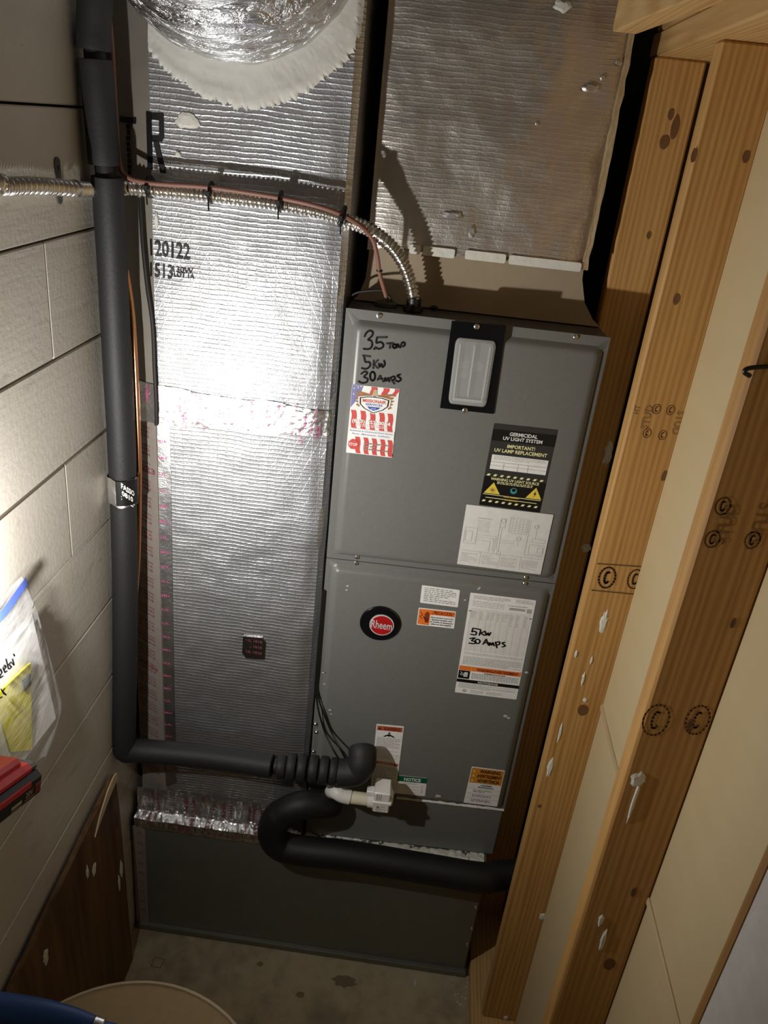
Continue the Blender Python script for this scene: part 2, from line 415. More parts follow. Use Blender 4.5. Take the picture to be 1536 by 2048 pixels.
zs = [2.0230 + .2072 * k for k in range(-9, 4)]; zs = [0.0] + zs
splits = {9: -.247, 7: -.236, 5: -.9}
for i in range(len(zs) - 1):
    z0, z1 = zs[i], min(zs[i + 1], 2.74); dx = .0012 * (hz(i) - .5)
    ys = [-3.0] + ([splits[i]] if i in splits else []) + [.655]
    for k in range(len(ys) - 1):
        b = MB(); b.bbox((XW - .017, ys[k] + .0006, z0 + .0015), (XW + dx, ys[k + 1] - .0006, z1 - .0028), .0022)
        obj('plank', b, 'painted_siding', wl)

wr = thing('wall_right', (.63, -.4, 0), 0, 'open stud wall of bare timber with beige sheathing on the right', None, None, 'structure')
sheath = []
for z0, z1 in ((.045, 1.152), (1.162, 2.43)):
    b = MB(); b.box((SX1, -1.9, z0), (SX1 + .012, .66, z1)); sheath.append(obj('sheathing_panel', b, 'sheathing', wr))
b = MB(); b.bbox((SX1 - .004, -1.9, 1.152), (SX1 + .003, .66, 1.166), .0015); obj('joint_strip', b, 'edge_wood', wr)
b = MB(); b.bbox((.527, -1.9, 0.001), (SX1 + .012, .66, .042), .003); obj('bottom_plate', b, 'plate_wood', wr)
for x0, z0, z1, ye in ((.532, 2.424, 2.466, .24), (.530, 2.467, 2.51, .21)):
    b = MB(); b.bbox((x0, -1.9, z0), (SX1 + .012, ye, z1), .003); obj('top_plate', b, 'plate_wood', wr)
studs = []
SY = (.165, -.170, -.662, -1.10)
for y0, x0 in zip(SY, (.530, .558, SX0, SX0)):
    b = MB(); b.bbox((x0, y0, .042), (x0 + .097, y0 + .042, 2.4235), .004); studs.append(obj('stud', b, 'stud_wood', wr))
b = MB()                                           # splintered end of the upper plate
for k in range(7):
    x = .535 + k * .013; b.add([(x, .208, 2.469), (x + .010, .208, 2.469), (x + .005, .21, 2.508), (x + .006, .235 + .02 * hz(k), 2.473)], [(0, 1, 3), (1, 2, 3), (2, 0, 3)])
obj('splinters', b, 'plate_wood', wr, kind='stuff')
b = MB()                                           # white painted sheet fixed over the near studs
b.bbox((.536, -2.2, .05), (.550, -1.08, 2.2), .001); pw = obj('painted_sheet', b, 'white_board', wr)
b = MB(); b.box((.535, -1.08, .05), (.551, -1.069, 2.2)); obj('raw_edge', b, 'stud_wood', pw)
b = MB(); 
def sheet_fn(x, y): return Vector((.5355, x, y))
poly(b, [(-1.19 + .011 * math.cos(a * .5) * (1 + .3 * hz(a)), 1.385 + .016 * math.sin(a * .5)) for a in range(12)], sheet_fn); obj('scuff_mark', b, 'ink_grey', pw)
def jo(u, v, z):                                   # ceiling joist, slightly askew
    return Vector((.436 + u - .08 * v, -.004 + v, z - .006))
b = MB(); b.bbox((-.020, -1.6, 2.442), (.022, 0, 2.60), .002, jo)
obj('ceiling_joist', b, 'plate_wood', loc=(.47, -.4, 2.44), label='bare timber joist end jutting in at the top beside the foil plenum', cat_='joist')

def blob(mb, fn, cx, cy, rx, ry, th, seed, n=18):  # smear of set sealant, fn(x, y, out)
    ring = [(cx + rx * (.72 + .5 * hz(seed, k)) * math.cos(2 * math.pi * k / n), cy + ry * (.72 + .5 * hz(seed, k + 50)) * math.sin(2 * math.pi * k / n)) for k in range(n)]
    mid = [(cx + (x - cx) * .6, cy + (y - cy) * .6) for x, y in ring]
    mb.loops([[fn(x, y, 0.0002) for x, y in ring], [fn(x, y, th) for x, y in mid]], False, True, True)
def stud_fn(y0): return lambda x, z, o: Vector((x, y0 - o, z))
def side_fn(x0): return lambda y, z, o: Vector((x0 - o, y, z))
def stud_smear(stud, y0, spots):
    for i, (px, py, rx, ry) in enumerate(spots):
        P = at(px, py, 'y', y0); m = MB(); blob(m, stud_fn(y0), P.x, P.z, rx, ry, .0025, px + py); obj('sealant_smear', m, 'old_mastic', stud)
stud_smear(studs[1], SY[1], [(1207, 1245, .008, .030), (1152, 1308, .003, .010), (1183, 1320, .002, .012), (1166, 1358, .003, .02), (1170, 1400, .005, .006), (1100, 1535, .006, .03), (1120, 1465, .003, .03), (1085, 1833, .010, .012), (1012, 2035, .006, .010)])
stud_smear(studs[2], SY[2], [(1275, 1560, .012, .016), (1268, 1600, .003, .05), (1202, 1840, .005, .016), (1206, 1880, .004, .03)])
stud_smear(studs[0], SY[0], [(1216, 905, .010, .03), (1172, 1096, .012, .012)])
def wood_text(stud, y0, s, px, py, h, flip=1, mat='stamp_brown', bold=.02):
    P = at(px, py, 'y', y0); m = MB()
    text(m, s, lambda x, y: Vector((P.x + flip * y, y0 - .0006, P.z + flip * x)), 0, 0, h, None, bold); obj('grade_stamp', m, mat, stud, kind='stuff')
def wood_oval(stud, y0, px, py, rx, rz, mat='stamp_brown', wd=.003):
    P = at(px, py, 'y', y0); m = MB(); f = lambda x, y: Vector((P.x + x, y0 - .0006, P.z + y))
    stroke(m, ell(0, 0, rx, rz, 20), f, wd); stroke(m, ell(0, 0, rx * .3, rz * .55, 10, 60, 320), f, wd * 1.2)
    obj('grade_stamp', m, mat, stud, kind='stuff')
wood_text(studs[1], SY[1], 'STUD', 1300, 835, .013); wood_text(studs[1], SY[1], 'STUD', 1349, 845, .013, -1); wood_text(studs[1], SY[1], 'HT', 1278, 820, .009)
for q in ((1313, 818), (1341, 820), (1294, 866), (1325, 870)): wood_oval(studs[1], SY[1], *q, .007, .009, 'stamp_brown', .0015)
wood_oval(studs[1], SY[1], 1214, 1155, .016, .024, 'stamp_dark', .004); wood_oval(studs[1], SY[1], 1270, 1158, .014, .022, 'stamp_dark', .003)
m = MB(); f1 = lambda x, y: Vector((x, SY[1] - .0007, y))
P0 = at(1196, 1127, 'y', SY[1]); P1 = at(1284, 1133, 'y', SY[1]); stroke(m, [(P0.x, P0.z), (P1.x, P1.z)], f1, .003)
P0 = at(1184, 1180, 'y', SY[1]); P1 = at(1268, 1188, 'y', SY[1]); stroke(m, [(P0.x, P0.z), (P1.x, P1.z)], f1, .003); obj('grade_stamp', m, 'stamp_dark', studs[1], kind='stuff')
wood_text(studs[2], SY[2], 'STUD', 1462, 1050, .016, 1, 'stamp_brown'); wood_text(studs[2], SY[2], 'STUD', 1508, 1045, .016, -1, 'stamp_brown')
for q in ((1446, 1012), (1505, 1080), (1425, 1078)): wood_oval(studs[2], SY[2], *q, .009, .012, 'stamp_brown', .002)
wood_oval(studs[2], SY[2], 1312, 1440, .018, .028); wood_oval(studs[2], SY[2], 1395, 1440, .016, .026)

def knot(stud, y0, px, py, rx, rz):
    P = at(px, py, 'y', y0); f = stud_fn(y0)
    m = MB(); n = 14
    m.loops([[f(P.x + k * rx * math.cos(6.2832 * a / n), P.z + k * rz * math.sin(6.2832 * a / n) * (1 + .25 * hz(px, a)), d) for a in range(n)] for k, d in ((1.0, .0002), (.9, .0008), (.55, .0003))], False, True, True); obj('knot', m, 'knot_brown', stud)
for k_, q in ((0, (1342, 228, .006, .010)), (0, (1350, 255, .008, .020)), (0, (1329, 284, .010, .012)), (0, (1298, 470, .005, .007)), (1, (1492, 313, .006, .009)), (1, (1387, 311, .004, .010)), (1, (1353, 598, .006, .009)), (1, (1328, 952, .005, .010)), (1, (1166, 1420, .012, .014)), (1, (1079, 1612, .005, .005)),
              (2, (1466, 1246, .004, .008)), (2, (1380, 1452, .006, .012)), (2, (1268, 1784, .005, .010)), (2, (1219, 1928, .010, .014))): knot(studs[k_], SY[k_], *q)

# leaning board at the foot of the left wall
lb = thing('leaning_board', (XW + .02, -.7, 0), 0, 'dark brown bare plywood board leaning low against the plank wall', 'board')
def lbf(x, y, z): return Vector((XW + .022 - .012 * z / .7 + x, y, z))
b = MB()
zt = lambda y: .735 + .107 * (y + .13)
prof = [(-.133, .002), (-.137, .60), (-.145, .728)] + [(-.2 - .1 * k, zt(-.2 - .1 * k) + .003 * (hz(k) - .5)) for k in range(0, 14)] + [(-1.5, .002)]
prism(b, prof, lambda y, z, d: lbf(d, y, z), 0.0, .012); obj('panel', b, 'old_board', lb)
b = MB(); prism(b, [(-.138, .715), (-.143, .733), (-.16, .737), (-.20, .728), (-.25, .70), (-.285, .665), (-.25, .68), (-.20, .698), (-.16, .708)], lambda y, z, d: lbf(d, y, z), .0125, .0155); obj('peeled_edge', b, 'edge_wood', lb)
def lbs(y, z, o): return lbf(.012 + o, y, z)
for i, (px, py, ry, rz) in enumerate(((193, 1740, .012, .02), (245, 1738, .010, .03), (240, 1765, .006, .03), (97, 1915, .012, .022), (180, 1745, .006, .02))):
    P = at(px, py, 'x', XW + .03); m = MB(); blob(m, lbs, P.y, P.z, ry, rz, .002, px); obj('sealant_smear', m, 'old_mastic', lb)

# ================================================================== base plenum
bp = thing('base_plenum', (.02, .2, 0), 0, 'galvanized sheet metal base plenum on the floor under duct and cabinet', 'plenum')
b = MB(); b.bbox((XW + .012, PY, .022), (.512, .56, .4535), .002); obj('box', b, 'galvanized', bp)
b = MB(); b.bbox((XW + .008, PY - .013, .0015), (.516, .562, .022), .0015); obj('floor_track', b, 'galvanized', bp)
b = MB(); b.bbox((XW + .006, PY - .004, .022), (-.448, PY - .0006, .42), .0005); lt = obj('edge_tape', b, 'corner_tape', bp)
m = MB()
for k in range(9): text(m, 'FL', lambda x, y, k=k: Vector((-.462 + x, PY - .0046, .07 + .04 * k - y)), 0, 0, .012, .016)
obj('tape_print', m, 'print_maroon', lt, kind='stuff')
sc = MB(); c0 = Vector((0, 0, 0))
sc.loops([[Vector((r * math.cos(a * math.pi / 4), y, r * math.sin(a * math.pi / 4))) for a in range(8)] for r, y in ((.0045, 0), (.0045, -.002), (.002, -.0035))], True, True)
SCREW = obj('screw', MB().add([v + Vector((.508, PY, .20)) for v in sc.v], sc.f), 'zinc_screw', bp)
clone(SCREW, 'screw', bp, (-.003, 0, -.07)); clone(SCREW, 'screw', bp, (-.002, 0, .09))
m = MB()                                           # set sealant bridging the ledge between cabinet and plenum
def ledge(s, t):
    x = .004 + s * .502; yc = x * math.tan(TH) + .004; y = PY + .002 + (yc - PY) * t
    lump = .004 * vn(s * 60, t * 6) + .002 * vn(s * 160, t * 14)
    return Vector((x + .004 * vn(s * 40, t * 3), y - (.008 * (1 - t) if s > .93 else .003 * (1 - t)), .4545 + .004 * math.sin(math.pi * min(1, t + .15)) + max(-.003, lump)))
m.grid(ledge, 90, 8); obj('sealant_ledge', m, 'old_mastic', bp)

# ================================================================== return duct (left, foil faced)
rd = thing('return_duct', (-.24, .2, .4535), 0, 'tall foil-faced return duct standing between plank wall and grey cabinet', 'duct')
XL, XR = -.392, -.006
PR = [(-.474, .034), (XL, .0), (XR - .014, .0), (XR, .014), (XR, .45)]
LN = [0.0]
for a, c in zip(PR[:-1], PR[1:]): LN.append(LN[-1] + math.hypot(c[0] - a[0], c[1] - a[1]))
SS = []
for i in range(len(PR) - 1):
    n = (8, 56, 3, 20)[i]; SS += [LN[i] + (LN[i + 1] - LN[i]) * k / n for k in range(n)]
SS.append(LN[-1])
def ductp(s, z, out=0.0):
    for i in range(len(PR) - 1):
        if s <= LN[i + 1] + 1e-9: break
    t = (s - LN[i]) / (LN[i + 1] - LN[i]); a, c = PR[i], PR[i + 1]; dx, dy = c[0] - a[0], c[1] - a[1]; L = math.hypot(dx, dy)
    n = (dy / L, -dx / L)
    edge = min(1.0, min(abs(s - q) for q in LN[1:4]) / .02)
    d = out + (.0022 * vn(s * 9, z * 7) + .0010 * vn(s * 30 + 5, z * 40)) * (.3 + .7 * edge)
    d -= .004 * math.exp(-((s - LN[2]) / .02) ** 2) * (1 + vn(z * 12, 3))
    return Vector((a[0] + dx * t + n[0] * d, a[1] + dy * t + n[1] * d, z))
m = MB(); nz = 190
vs = [ductp(s, .454 + 2.3 * j / nz) for j in range(nz + 1) for s in SS]; ns = len(SS)
m.add(vs, [(j * ns + i, j * ns + i + 1, (j + 1) * ns + i + 1, (j + 1) * ns + i) for j in range(nz) for i in range(8, ns - 1)], True)
obj('foil_board', m, 'duct_foil', rd)
m = MB(); m.add(vs, [(j * ns + i, j * ns + i + 1, (j + 1) * ns + i + 1, (j + 1) * ns + i) for j in range(nz) for i in range(8)], True); obj('corner_facing', m, 'corner_facing', rd)
def onface(x, z, o=0.0):                           # point on the duct front
    if x < XL: s = LN[1] * (x + .474) / (XL + .474)
    else: s = LN[1] + (x - XL)
    return ductp(max(0, min(s, LN[3])), z, o)
def strip(name, mat, x0, x1, zf0, zf1, nx, nzv, out=.0012, crump=.0, parent=rd):
    m = MB()
    m.grid(lambda s, t: onface(x0 + (x1 - x0) * s, zf0(s) + (zf1(s) - zf0(s)) * t, out + crump * (vn(s * nx * .8, t * nzv * .8) + .6 * vn(s * nx * 2.3, t * nzv * 2.1))), nx, nzv)
    return obj(name, m, mat, parent)
ct = strip('corner_tape', 'corner_tape', -.472, XL - .002, lambda s: .56, lambda s: 1.69, 6, 40, .0018, .0006)
ft = strip('side_tape', 'foil_tape', XL, -.364, lambda s: .56 + .02 * s, lambda s: 1.64, 4, 60, .0016, .0006)
ht = strip('cross_tape', 'bright_tape', -.47, -.012, lambda s: 1.615 + .026 * s + .004 * vn(s * 14, 2), lambda s: 1.712 - .012 * s + .004 * vn(s * 11, 5), 110, 22, .003, .0011)
m = MB()
def lowt(s, t):
    x = -.476 + .468 * s; PRF = ((.001, .545), (.0015, .478), (-.004, .464), (PY - .006, .456), (PY - .007, .435), (PY - .0025, .418))
    q = t * 4.999; i = int(q); f = q - i; a, c = PRF[i], PRF[i + 1]; k = .0022 * vn(s * 90, t * 9) + .0016 * vn(s * 220, t * 25)
    dip = .008 * (1 - s) * (1 if t > .3 else 0)
    return Vector((x, a[0] + (c[0] - a[0]) * f - .002 - k, a[1] + (c[1] - a[1]) * f + k + .004 * vn(s * 9, 1) * t))
m.grid(lowt, 120, 20); lowtape = obj('bottom_tape', m, 'bright_tape', rd)
# print on the tapes
rnd = random.Random(3); m = MB()
for k in range(24):
    z = .62 + .043 * k; ds = (k % 2)
    for q, s_ in enumerate((('Fasson', 'UL 181A', 'UL 181B') if ds else ('Fasson', 'MH14302', 'Listed'))):
        text(m, s_, lambda x, y, z=z, q=q: onface(-.466 + x, z - q * .0105 - y - .13 * x, .0026), 0, 0, .0062, .052, 0.01, 'L')
text(m, '01-23', lambda x, y: onface(-.468 + x, 1.505 - y - .13 * x, .0027), 0, 0, .013, .068, .02, 'L')
text(m, '01-23', lambda x, y: onface(-.462 + x, .952 - y - .13 * x, .0027), 0, 0, .011, .055, .02, 'L')
obj('tape_print', m, 'print_maroon', ct, kind='stuff')
m = MB()
for k in range(26): text(m, rnd.choice(('181A', 'UL', 'MH')), lambda x, y, k=k: onface(-.391 + x, .62 + .04 * k - y, .0026), 0, 0, .006, .018, .01, 'L')
obj('tape_print', m, 'print_pink', ft, kind='stuff')
m = MB()
for k in range(46):
    x0 = -.455 + .43 * rnd.random(); z0 = 1.632 + .062 * rnd.random(); s_ = rnd.choice(('UL 181A', 'Listed', 'Fasson', '01-23', 'MH143'))
    text(m, s_, lambda x, y, x0=x0, z0=z0: onface(min(x0 + y, -.012), z0 + x, .0062), 0, 0, .0055, .028 if len(s_) > 4 else .018, .0)
obj('tape_print', m, 'print_pink', ht, kind='stuff')
m = MB()
for k in range(46):
    s0 = rnd.random() * .96 + .02; t0 = rnd.choice((.15, .5, .75, .92)); s_ = rnd.choice(('UL 181', 'Listed', '181B'))
    text(m, s_, lambda x, y, s0=s0, t0=t0: lowt(min(1, max(0, s0 + y / .47)), min(1, max(0, t0 - x * 8))) + Vector((0, -.003, .001)), 0, 0, .009, .024, .02)
obj('tape_print', m, 'print_maroon', lowtape, kind='stuff')
# ink marks on the foil
def facetext(s_, px, py, h, wd=None, mat='ink', bold=.02, out=.0022):
    P = at(px, py, 'y', -.002); m = MB(); text(m, s_, lambda x, y: onface(P.x + x, P.z - y, out), 0, 0, h, wd, bold); return obj('ink_print', m, mat, rd, kind='stuff')
facetext('120122', 340, 515, .030, .080); facetext('1513', 323, 555, .026, .046); facetext('130W', 366, 546, .011, .042); facetext('LOT 1A', 368, 556, .010, .042)
P = at(312, 340, 'y', 0); m = MB()
f1 = lambda x, y: onface(P.x + x, P.z - y, .0024)
rect(m, -.016, -.098, -.006, 0, f1); rect(m, -.016, -.098, .014, -.086, f1); rect(m, .008, -.098, .017, -.055, f1); rect(m, -.016, -.06, .014, -.050, f1); poly(m, [(-.004, -.05), (.006, -.05), (.02, .004), (.009, .004)], f1)
obj('ink_print', m, 'ink', rd, kind='stuff')
P = at(254, 345, 'y', .03); m = MB(); f1 = lambda x, y: onface(max(-.47, -.44 + x), P.z - y, .0024)
rect(m, -.018, -.098, .018, -.088, f1)
for k in range(9): rect(m, -.005 + .002 * hz(k), -.086 + k * .010, .005 - .002 * hz(k, 3), -.078 + k * .010, f1)
obj('ink_print', m, 'ink', rd, kind='stuff')
# small sealant spots and tape patch on the front
for i, (px, py, rx, rz, mt) in enumerate(((375, 242, .022, .014, 'old_mastic'), (356, 308, .006, .006, 'old_mastic'), (313, 442, .004, .016, 'old_mastic'))):
    P = at(px, py, 'y', 0); m = MB(); blob(m, lambda x, z, o: onface(x, z, .002 + o), P.x, P.z, rx, rz, .002, i + 3); obj('sealant_spot', m, mt, rd)
P = at(509, 1293, 'y', 0); m = MB(); prism(m, [(P.x - .028, P.z + .03), (P.x + .02, P.z + .032), (P.x + .028, P.z + .02), (P.x + .026, P.z - .034), (P.x - .02, P.z - .036), (P.x - .03, P.z - .022)], lambda x, z, d: onface(x, z, d), .001, .004)
pt = obj('tape_patch', m, 'patch_tape', rd); m = MB()
for k in range(3): text(m, 'UL 181B', lambda x, y, k=k: onface(P.x + x, P.z + .016 - .017 * k - y, .0045), 0, 0, .007, .04, .015)
obj('tape_print', m, 'print_maroon', pt, kind='stuff')
# white sealant brushed round the flex collar
FC = (-.240, 2.562); FRAD = .236
m = MB()
def ringp(s, t):
    a = math.radians(186 + 168 * s); ca, sa = math.cos(a), math.sin(a)
    cx, cz, R = -.222, 2.490, .232 + .004 * vn(s * 170, 1) + .004 * vn(s * 330 + 3, 6) + .004 * vn(s * 25, 9)
    dx, dz = FC[0] - cx, FC[1] - cz; bq = dx * ca + dz * sa; ro = -bq + math.sqrt(max(0, bq * bq - (dx * dx + dz * dz - R * R)))
    r = (FRAD - .02) + (max(ro, FRAD + .006) - FRAD + .02) * t; x = FC[0] + r * ca; z = FC[1] + r * sa
    return onface(min(max(x, XL + .001), XR - .003), z, .0012 + .003 * math.sin(math.pi * min(1, (1 - t) * 3 + .0)) * .5 + (.0022 if t < .97 else 0) + .0008 * vn(r * 420, s * 8))
m.grid(ringp, 300, 16); obj('sealant_ring', m, 'mastic', rd)

# ================================================================== flexible duct
fd = thing('flexible_duct', (FC[0], -.02, FC[1]), 0, 'large round crinkled silver flexible duct at the top left', 'duct')
path = resample(crv([(FC[0], -.001, FC[1]), (FC[0], -.03, FC[1] + .002), (FC[0], -.09, FC[1] + .035), (FC[0], -.15, FC[1] + .12), (FC[0], -.17, FC[1] + .28)], 16), .006)
m = MB(); m.tube(path, [FRAD - .003 + .0035 * math.sin(i * .85) + .002 * vn(i * .3, 2) for i in range(len(path))], 96, False)
for i, v in enumerate(m.v): m.v[i] = v + Vector((vn(v.x * 40, v.z * 60), vn(v.x * 33, v.y * 50), vn(v.y * 60, v.x * 30))) * .0022
obj('sleeve', m, 'flex_foil', fd)

# ================================================================== supply plenum on the cabinet
sp = thing('supply_plenum', cab(.26, .3, H + .001), TH, 'foil-faced supply plenum rising from the top of the grey cabinet', 'plenum')
def spl(u0, u1, v0, z): return [cab(u0, v0, z), cab(u1, v0, z), cab(u1, .50, z), cab(u0, .50, z)]
m = MB(); m.loops([spl(.008, .526, .088, H + .001), spl(.018, .512, .094, H + .012), spl(.028, .488, .099, H + .045), spl(.030, .474, .101, H + .09), spl(.030, .470, .102, 2.06)])
g = G('collar_paint'); c_ = g.coord(); g.set(Base_Color=g.mix(g.noise(c_, 8, 4), (.27, .21, .14), (.37, .295, .20)), Roughness=.6); g.bump(g.noise(c_, 30, 3), .3, .003)
obj('collar', m, 'collar_paint', sp)
m = MB()
def spf(s, t):
    u = .026 + .452 * s; z = 2.028 + .012 * vn(s * 8, 7) * (1 - t) + .76 * t
    return cab(u, .094 + .003 * vn(u * 12, z * 9) + .0012 * vn(u * 50, z * 44) + .006 * (abs(2 * s - 1) ** 12), z)
m.grid(spf, 50, 80); 
m.add([cab(.478, .1, 2.03), cab(.478, .5, 2.03), cab(.478, .5, 2.79), cab(.478, .1, 2.79)], [(0, 1, 2, 3)]); m.add([cab(.026, .1, 2.03), cab(.026, .5, 2.03), cab(.026, .5, 2.79), cab(.026, .1, 2.79)], [(3, 2, 1, 0)])
m.add([cab(.026, .1, 2.03), cab(.478, .1, 2.03), cab(.478, .5, 2.03), cab(.026, .5, 2.03)], [(3, 2, 1, 0)])
obj('foil_board', m, 'plenum_foil', sp)
m = MB(); m.grid(lambda s, t: cab(.466 + .0135 * s + .002 * vn(t * 30, s), .0925 + .004 * s + .001 * vn(t * 50, s * 3), 2.03 + .74 * t), 3, 60); obj('board_edge', m, 'edge_wood', sp)
for i, (px0, px1, py0, py1) in enumerate(((820, 840, 488, 509), (847, 908, 494, 517), (931, 1010, 503, 527), (1018, 1160, 515, 544))):
    u0, z1 = cat(px0, py0, .09); u1, z0 = cat(px1, py1, .09); m = MB()
    prism(m, rrect(u0, u1, z0, z0 + .018, .004, 3), lambda x, z, d: cab(x, .0915 - d + .006 * 0, z), 0, .003); obj('sealant_dab', m, 'old_mastic', sp)
for i, (px, py, rx, rz) in enumerate(((1124, 12, .016, .010), (1181, 176, .016, .008), (1205, 155, .005, .006), (1236, 125, .006, .005), (905, 430, .02, .008), (943, 465, .006, .012), (1074, 247, .004, .004))):
    u, z = cat(px, py, .094); m = MB(); blob(m, lambda x, y, o: cab(x, .0915 - o, y), u, z, rx, rz, .0025, i + 11); obj('torn_foil', m, 'bright_tape' if i else 'old_mastic', sp)

# ================================================================== air handler
ah = thing('air_handler', cab(0, 0, HB), TH, 'tall grey sheet metal air handler with red round badge and warning labels', 'air handler')
m = MB(); m.bbox((.0015, .004, HB + .001), (W - .0015, .55, H - .002), .003, cab); obj('cabinet_shell', m, 'cabinet_paint_shaded', ah)
def door(name, u0, u1, z0, z1, ins, parent=ah):
    l0, r0, b0, t0 = ins
    L = []
    k = 6
    L.append([cab(x, .004, z) for x, z in rrect(u0, u1, z0, z1, .0015, k)])
    L.append([cab(x, .0, z) for x, z in rrect(u0, u1, z0, z1, .0015, k)])
    for i, (e, v, r) in enumerate(((0, 0, .014), (.0035, -.0035, .0135), (.0085, -.0095, .012), (.0125, -.0117, .010), (.018, -RAISE, .009))):
        L.append([cab(x, v, z) for x, z in rrect(u0 + l0 + e, u1 - r0 - e, z0 + b0 + e, z1 - t0 - e, r, k)])
    m = MB(); m.loops(L, True, True, True); return obj(name, m, 'cabinet_paint', parent)
ud = door('upper_door', 0, W, HS + .0012, H, (.016, .010, .012, .020))
ld = door('lower_door', .0, W, HD, HS - .0012, (.014, .010, .006, .012))
m = MB(); m.bbox((.001, .0005, HB + .0005), (W - .004, .006, HD - .004), .002, cab); obj('bottom_panel', m, 'cabinet_paint', ah)
m = MB(); m.grid(lambda s, t: cab(.24 + .291 * s, -.004 * math.sin(math.pi * t) - .0006 + .0008 * vn(s * 50, t), HD - .003 + .004 * (t - .5) * 2 * (1 + .5 * vn(s * 30, 3))), 70, 5); obj('sealant_bead', m, 'old_mastic', ah)
def screw_at(px, py, v=0.0, r=1.0, parent=ah):
    u, z = cat(px, py, v); m = MB(); n = 10
    m.loops([[cab(u + q * math.cos(2 * math.pi * a / n), v - d, z + q * math.sin(2 * math.pi * a / n)) for a in range(n)] for q, d in ((.0058, 0), (.0058, .001), (.0042, .0015), (.0042, .0042), (.0028, .0055))], True, True)
    return obj('screw', m, 'zinc_screw', parent)
for q in ((759, 631), (1151, 674), (714, 1114), (712, 1126), (1051, 1154), (1049, 1166)): screw_at(*q)
for q in ((631, 1447), (633, 1463), (627, 1502)): screw_at(*q)
# holes and knock-outs on top, left by the wiring
m = MB(); P = at(772, 607, 'z', H + .004)
m.loops([[Vector((P.x + rx * math.cos(a * .3927), P.y + ry * math.sin(a * .3927), z)) for a in range(16)] for rx, ry, z in ((.024, .016, H - .001), (.024, .016, H + .006), (.016, .011, H + .010))]); obj('cable_grommet', m, 'tool_grey', ah)
for px, py in ((868, 618), (898, 619), (926, 621)):
    P = at(px, py, 'z', H); m = MB(); m.loops([[Vector((P.x + r * math.cos(a * .6283), P.y + r * math.sin(a * .6283), z)) for a in range(10)] for r, z in ((.008, H - .001), (.008, H + .004), (.004, H + .007))]); obj('top_plug', m, 'black_plastic', ah)

# ---- sticker machinery: metric coordinates on a label, x to the right, y downwards
class Label:
    def __init__(s, name, q, mat, v=-RAISE, r=.002, label=None, parent=ah, th=.0007):
        s.v = v; s.q = [cat(x, y, v) for x, y in q]; TL, TR, BR, BL = s.q; d = lambda a, c: math.hypot(a[0] - c[0], a[1] - c[1])
        s.w = (d(TL, TR) + d(BL, BR)) / 2; s.h = (d(TL, BL) + d(TR, BR)) / 2; s.th = th
        m = MB(); pts = rrect(0, s.w, 0, s.h, r, 3); m.loops([[s.f(0.0001)(x, y) for x, y in pts], [s.f(th)(x, y) for x, y in pts]], True, True)
        s.o = obj(name, m, mat, parent, label=label); s.lay = {}; s.n = 0
    def f(s, o):
        TL, TR, BR, BL = s.q
        def g(x, y):
            a, c = x / s.w, y / s.h
            return cab(sum(k * p[0] for k, p in zip(((1 - a) * (1 - c), a * (1 - c), a * c, (1 - a) * c), s.q)), s.v - o,
                       sum(k * p[1] for k, p in zip(((1 - a) * (1 - c), a * (1 - c), a * c, (1 - a) * c), s.q)))
        return g
    def L(s, mat, lev=1):
        key = (mat, lev)
        if key not in s.lay: s.lay[key] = MB()
        return s.lay[key], s.f(s.th + .0003 * lev)
    def rect(s, mat, x0, y0, x1, y1, lev=1): m, f = s.L(mat, lev); rect(m, x0 * s.w, y0 * s.h, x1 * s.w, y1 * s.h, f)
    def poly(s, mat, pts, lev=1): m, f = s.L(mat, lev); poly(m, [(x * s.w, y * s.h) for x, y in pts], f)
    def text(s, mat, st, x, y, h, wd=None, lev=2, bold=.02, align='C', shear=0): m, f = s.L(mat, lev); text(m, st, f, x * s.w, y * s.h, h * s.h, None if wd is None else wd * s.w, bold, align, shear)
    def fine(s, mat, x0, y0, x1, y1, rows, lev=1, fill=.5, seed=1): m, f = s.L(mat, lev); fineprint(m, x0 * s.w, y0 * s.h, x1 * s.w, y1 * s.h, rows, f, fill, seed)
    def stroke(s, mat, pts, wd, lev=2): m, f = s.L(mat, lev); stroke(m, [(x * s.w, y * s.h) for x, y in pts], f, wd)
    def disc(s, mat, x, y, r, lev=2, n=20, ry=None): m, f = s.L(mat, lev); disc(m, x * s.w, y * s.h, r * s.w, f, n, None if ry is None else ry * s.w)
    def done(s):
        for (mat, lev), m in sorted(s.lay.items(), key=lambda q: (q[0][1], q[0][0])): obj('print', m, mat, s.o, kind='stuff')

# germicidal lamp label
l = Label('lamp_label', ((988.5, 846), (1116, 859.5), (1079, 1025), (958, 1009)), 'label_charcoal', label='black and yellow ultraviolet lamp label')
l.rect('label_black', 0, .065, 1, .20); l.rect('label_black', 0, .635, 1, 1)
l.text('label_white', 'GERMICIDAL', .49, .125, .040, .44); l.text('label_white', 'UV LIGHT SYSTEM', .49, .180, .040, .62)
l.text('pale_yellow', 'IMPORTANT!', .49, .270, .040, .44); l.text('pale_yellow', 'UV LAMP REPLACEMENT', .50, .328, .040, .84)
l.rect('label_white', .06, .365, .96, .54)
l.fine('ink_soft', .10, .378, .92, .43, 3, 2, .35, 4); l.rect('ink_grey', .06, .448, .96, .452, 2); l.rect('ink_grey', .06, .492, .96, .495, 2)
for x in (.27, .5, .66): l.rect('ink_grey', x, .45, x + .006, .54, 2)
for y in (.60, .925):
    for k in range(9): l.poly('pale_yellow', [(.03 + .107 * k, y + .024), (.05 + .107 * k, y), (.095 + .107 * k, y), (.075 + .107 * k, y + .024)], 2)
l.text('pale_yellow', 'WARNING UV LIGHT SOURCE', .5, .672, .032, .78); l.fine('pale_yellow', .22, .684, .80, .72, 2, 2, .5, 5)
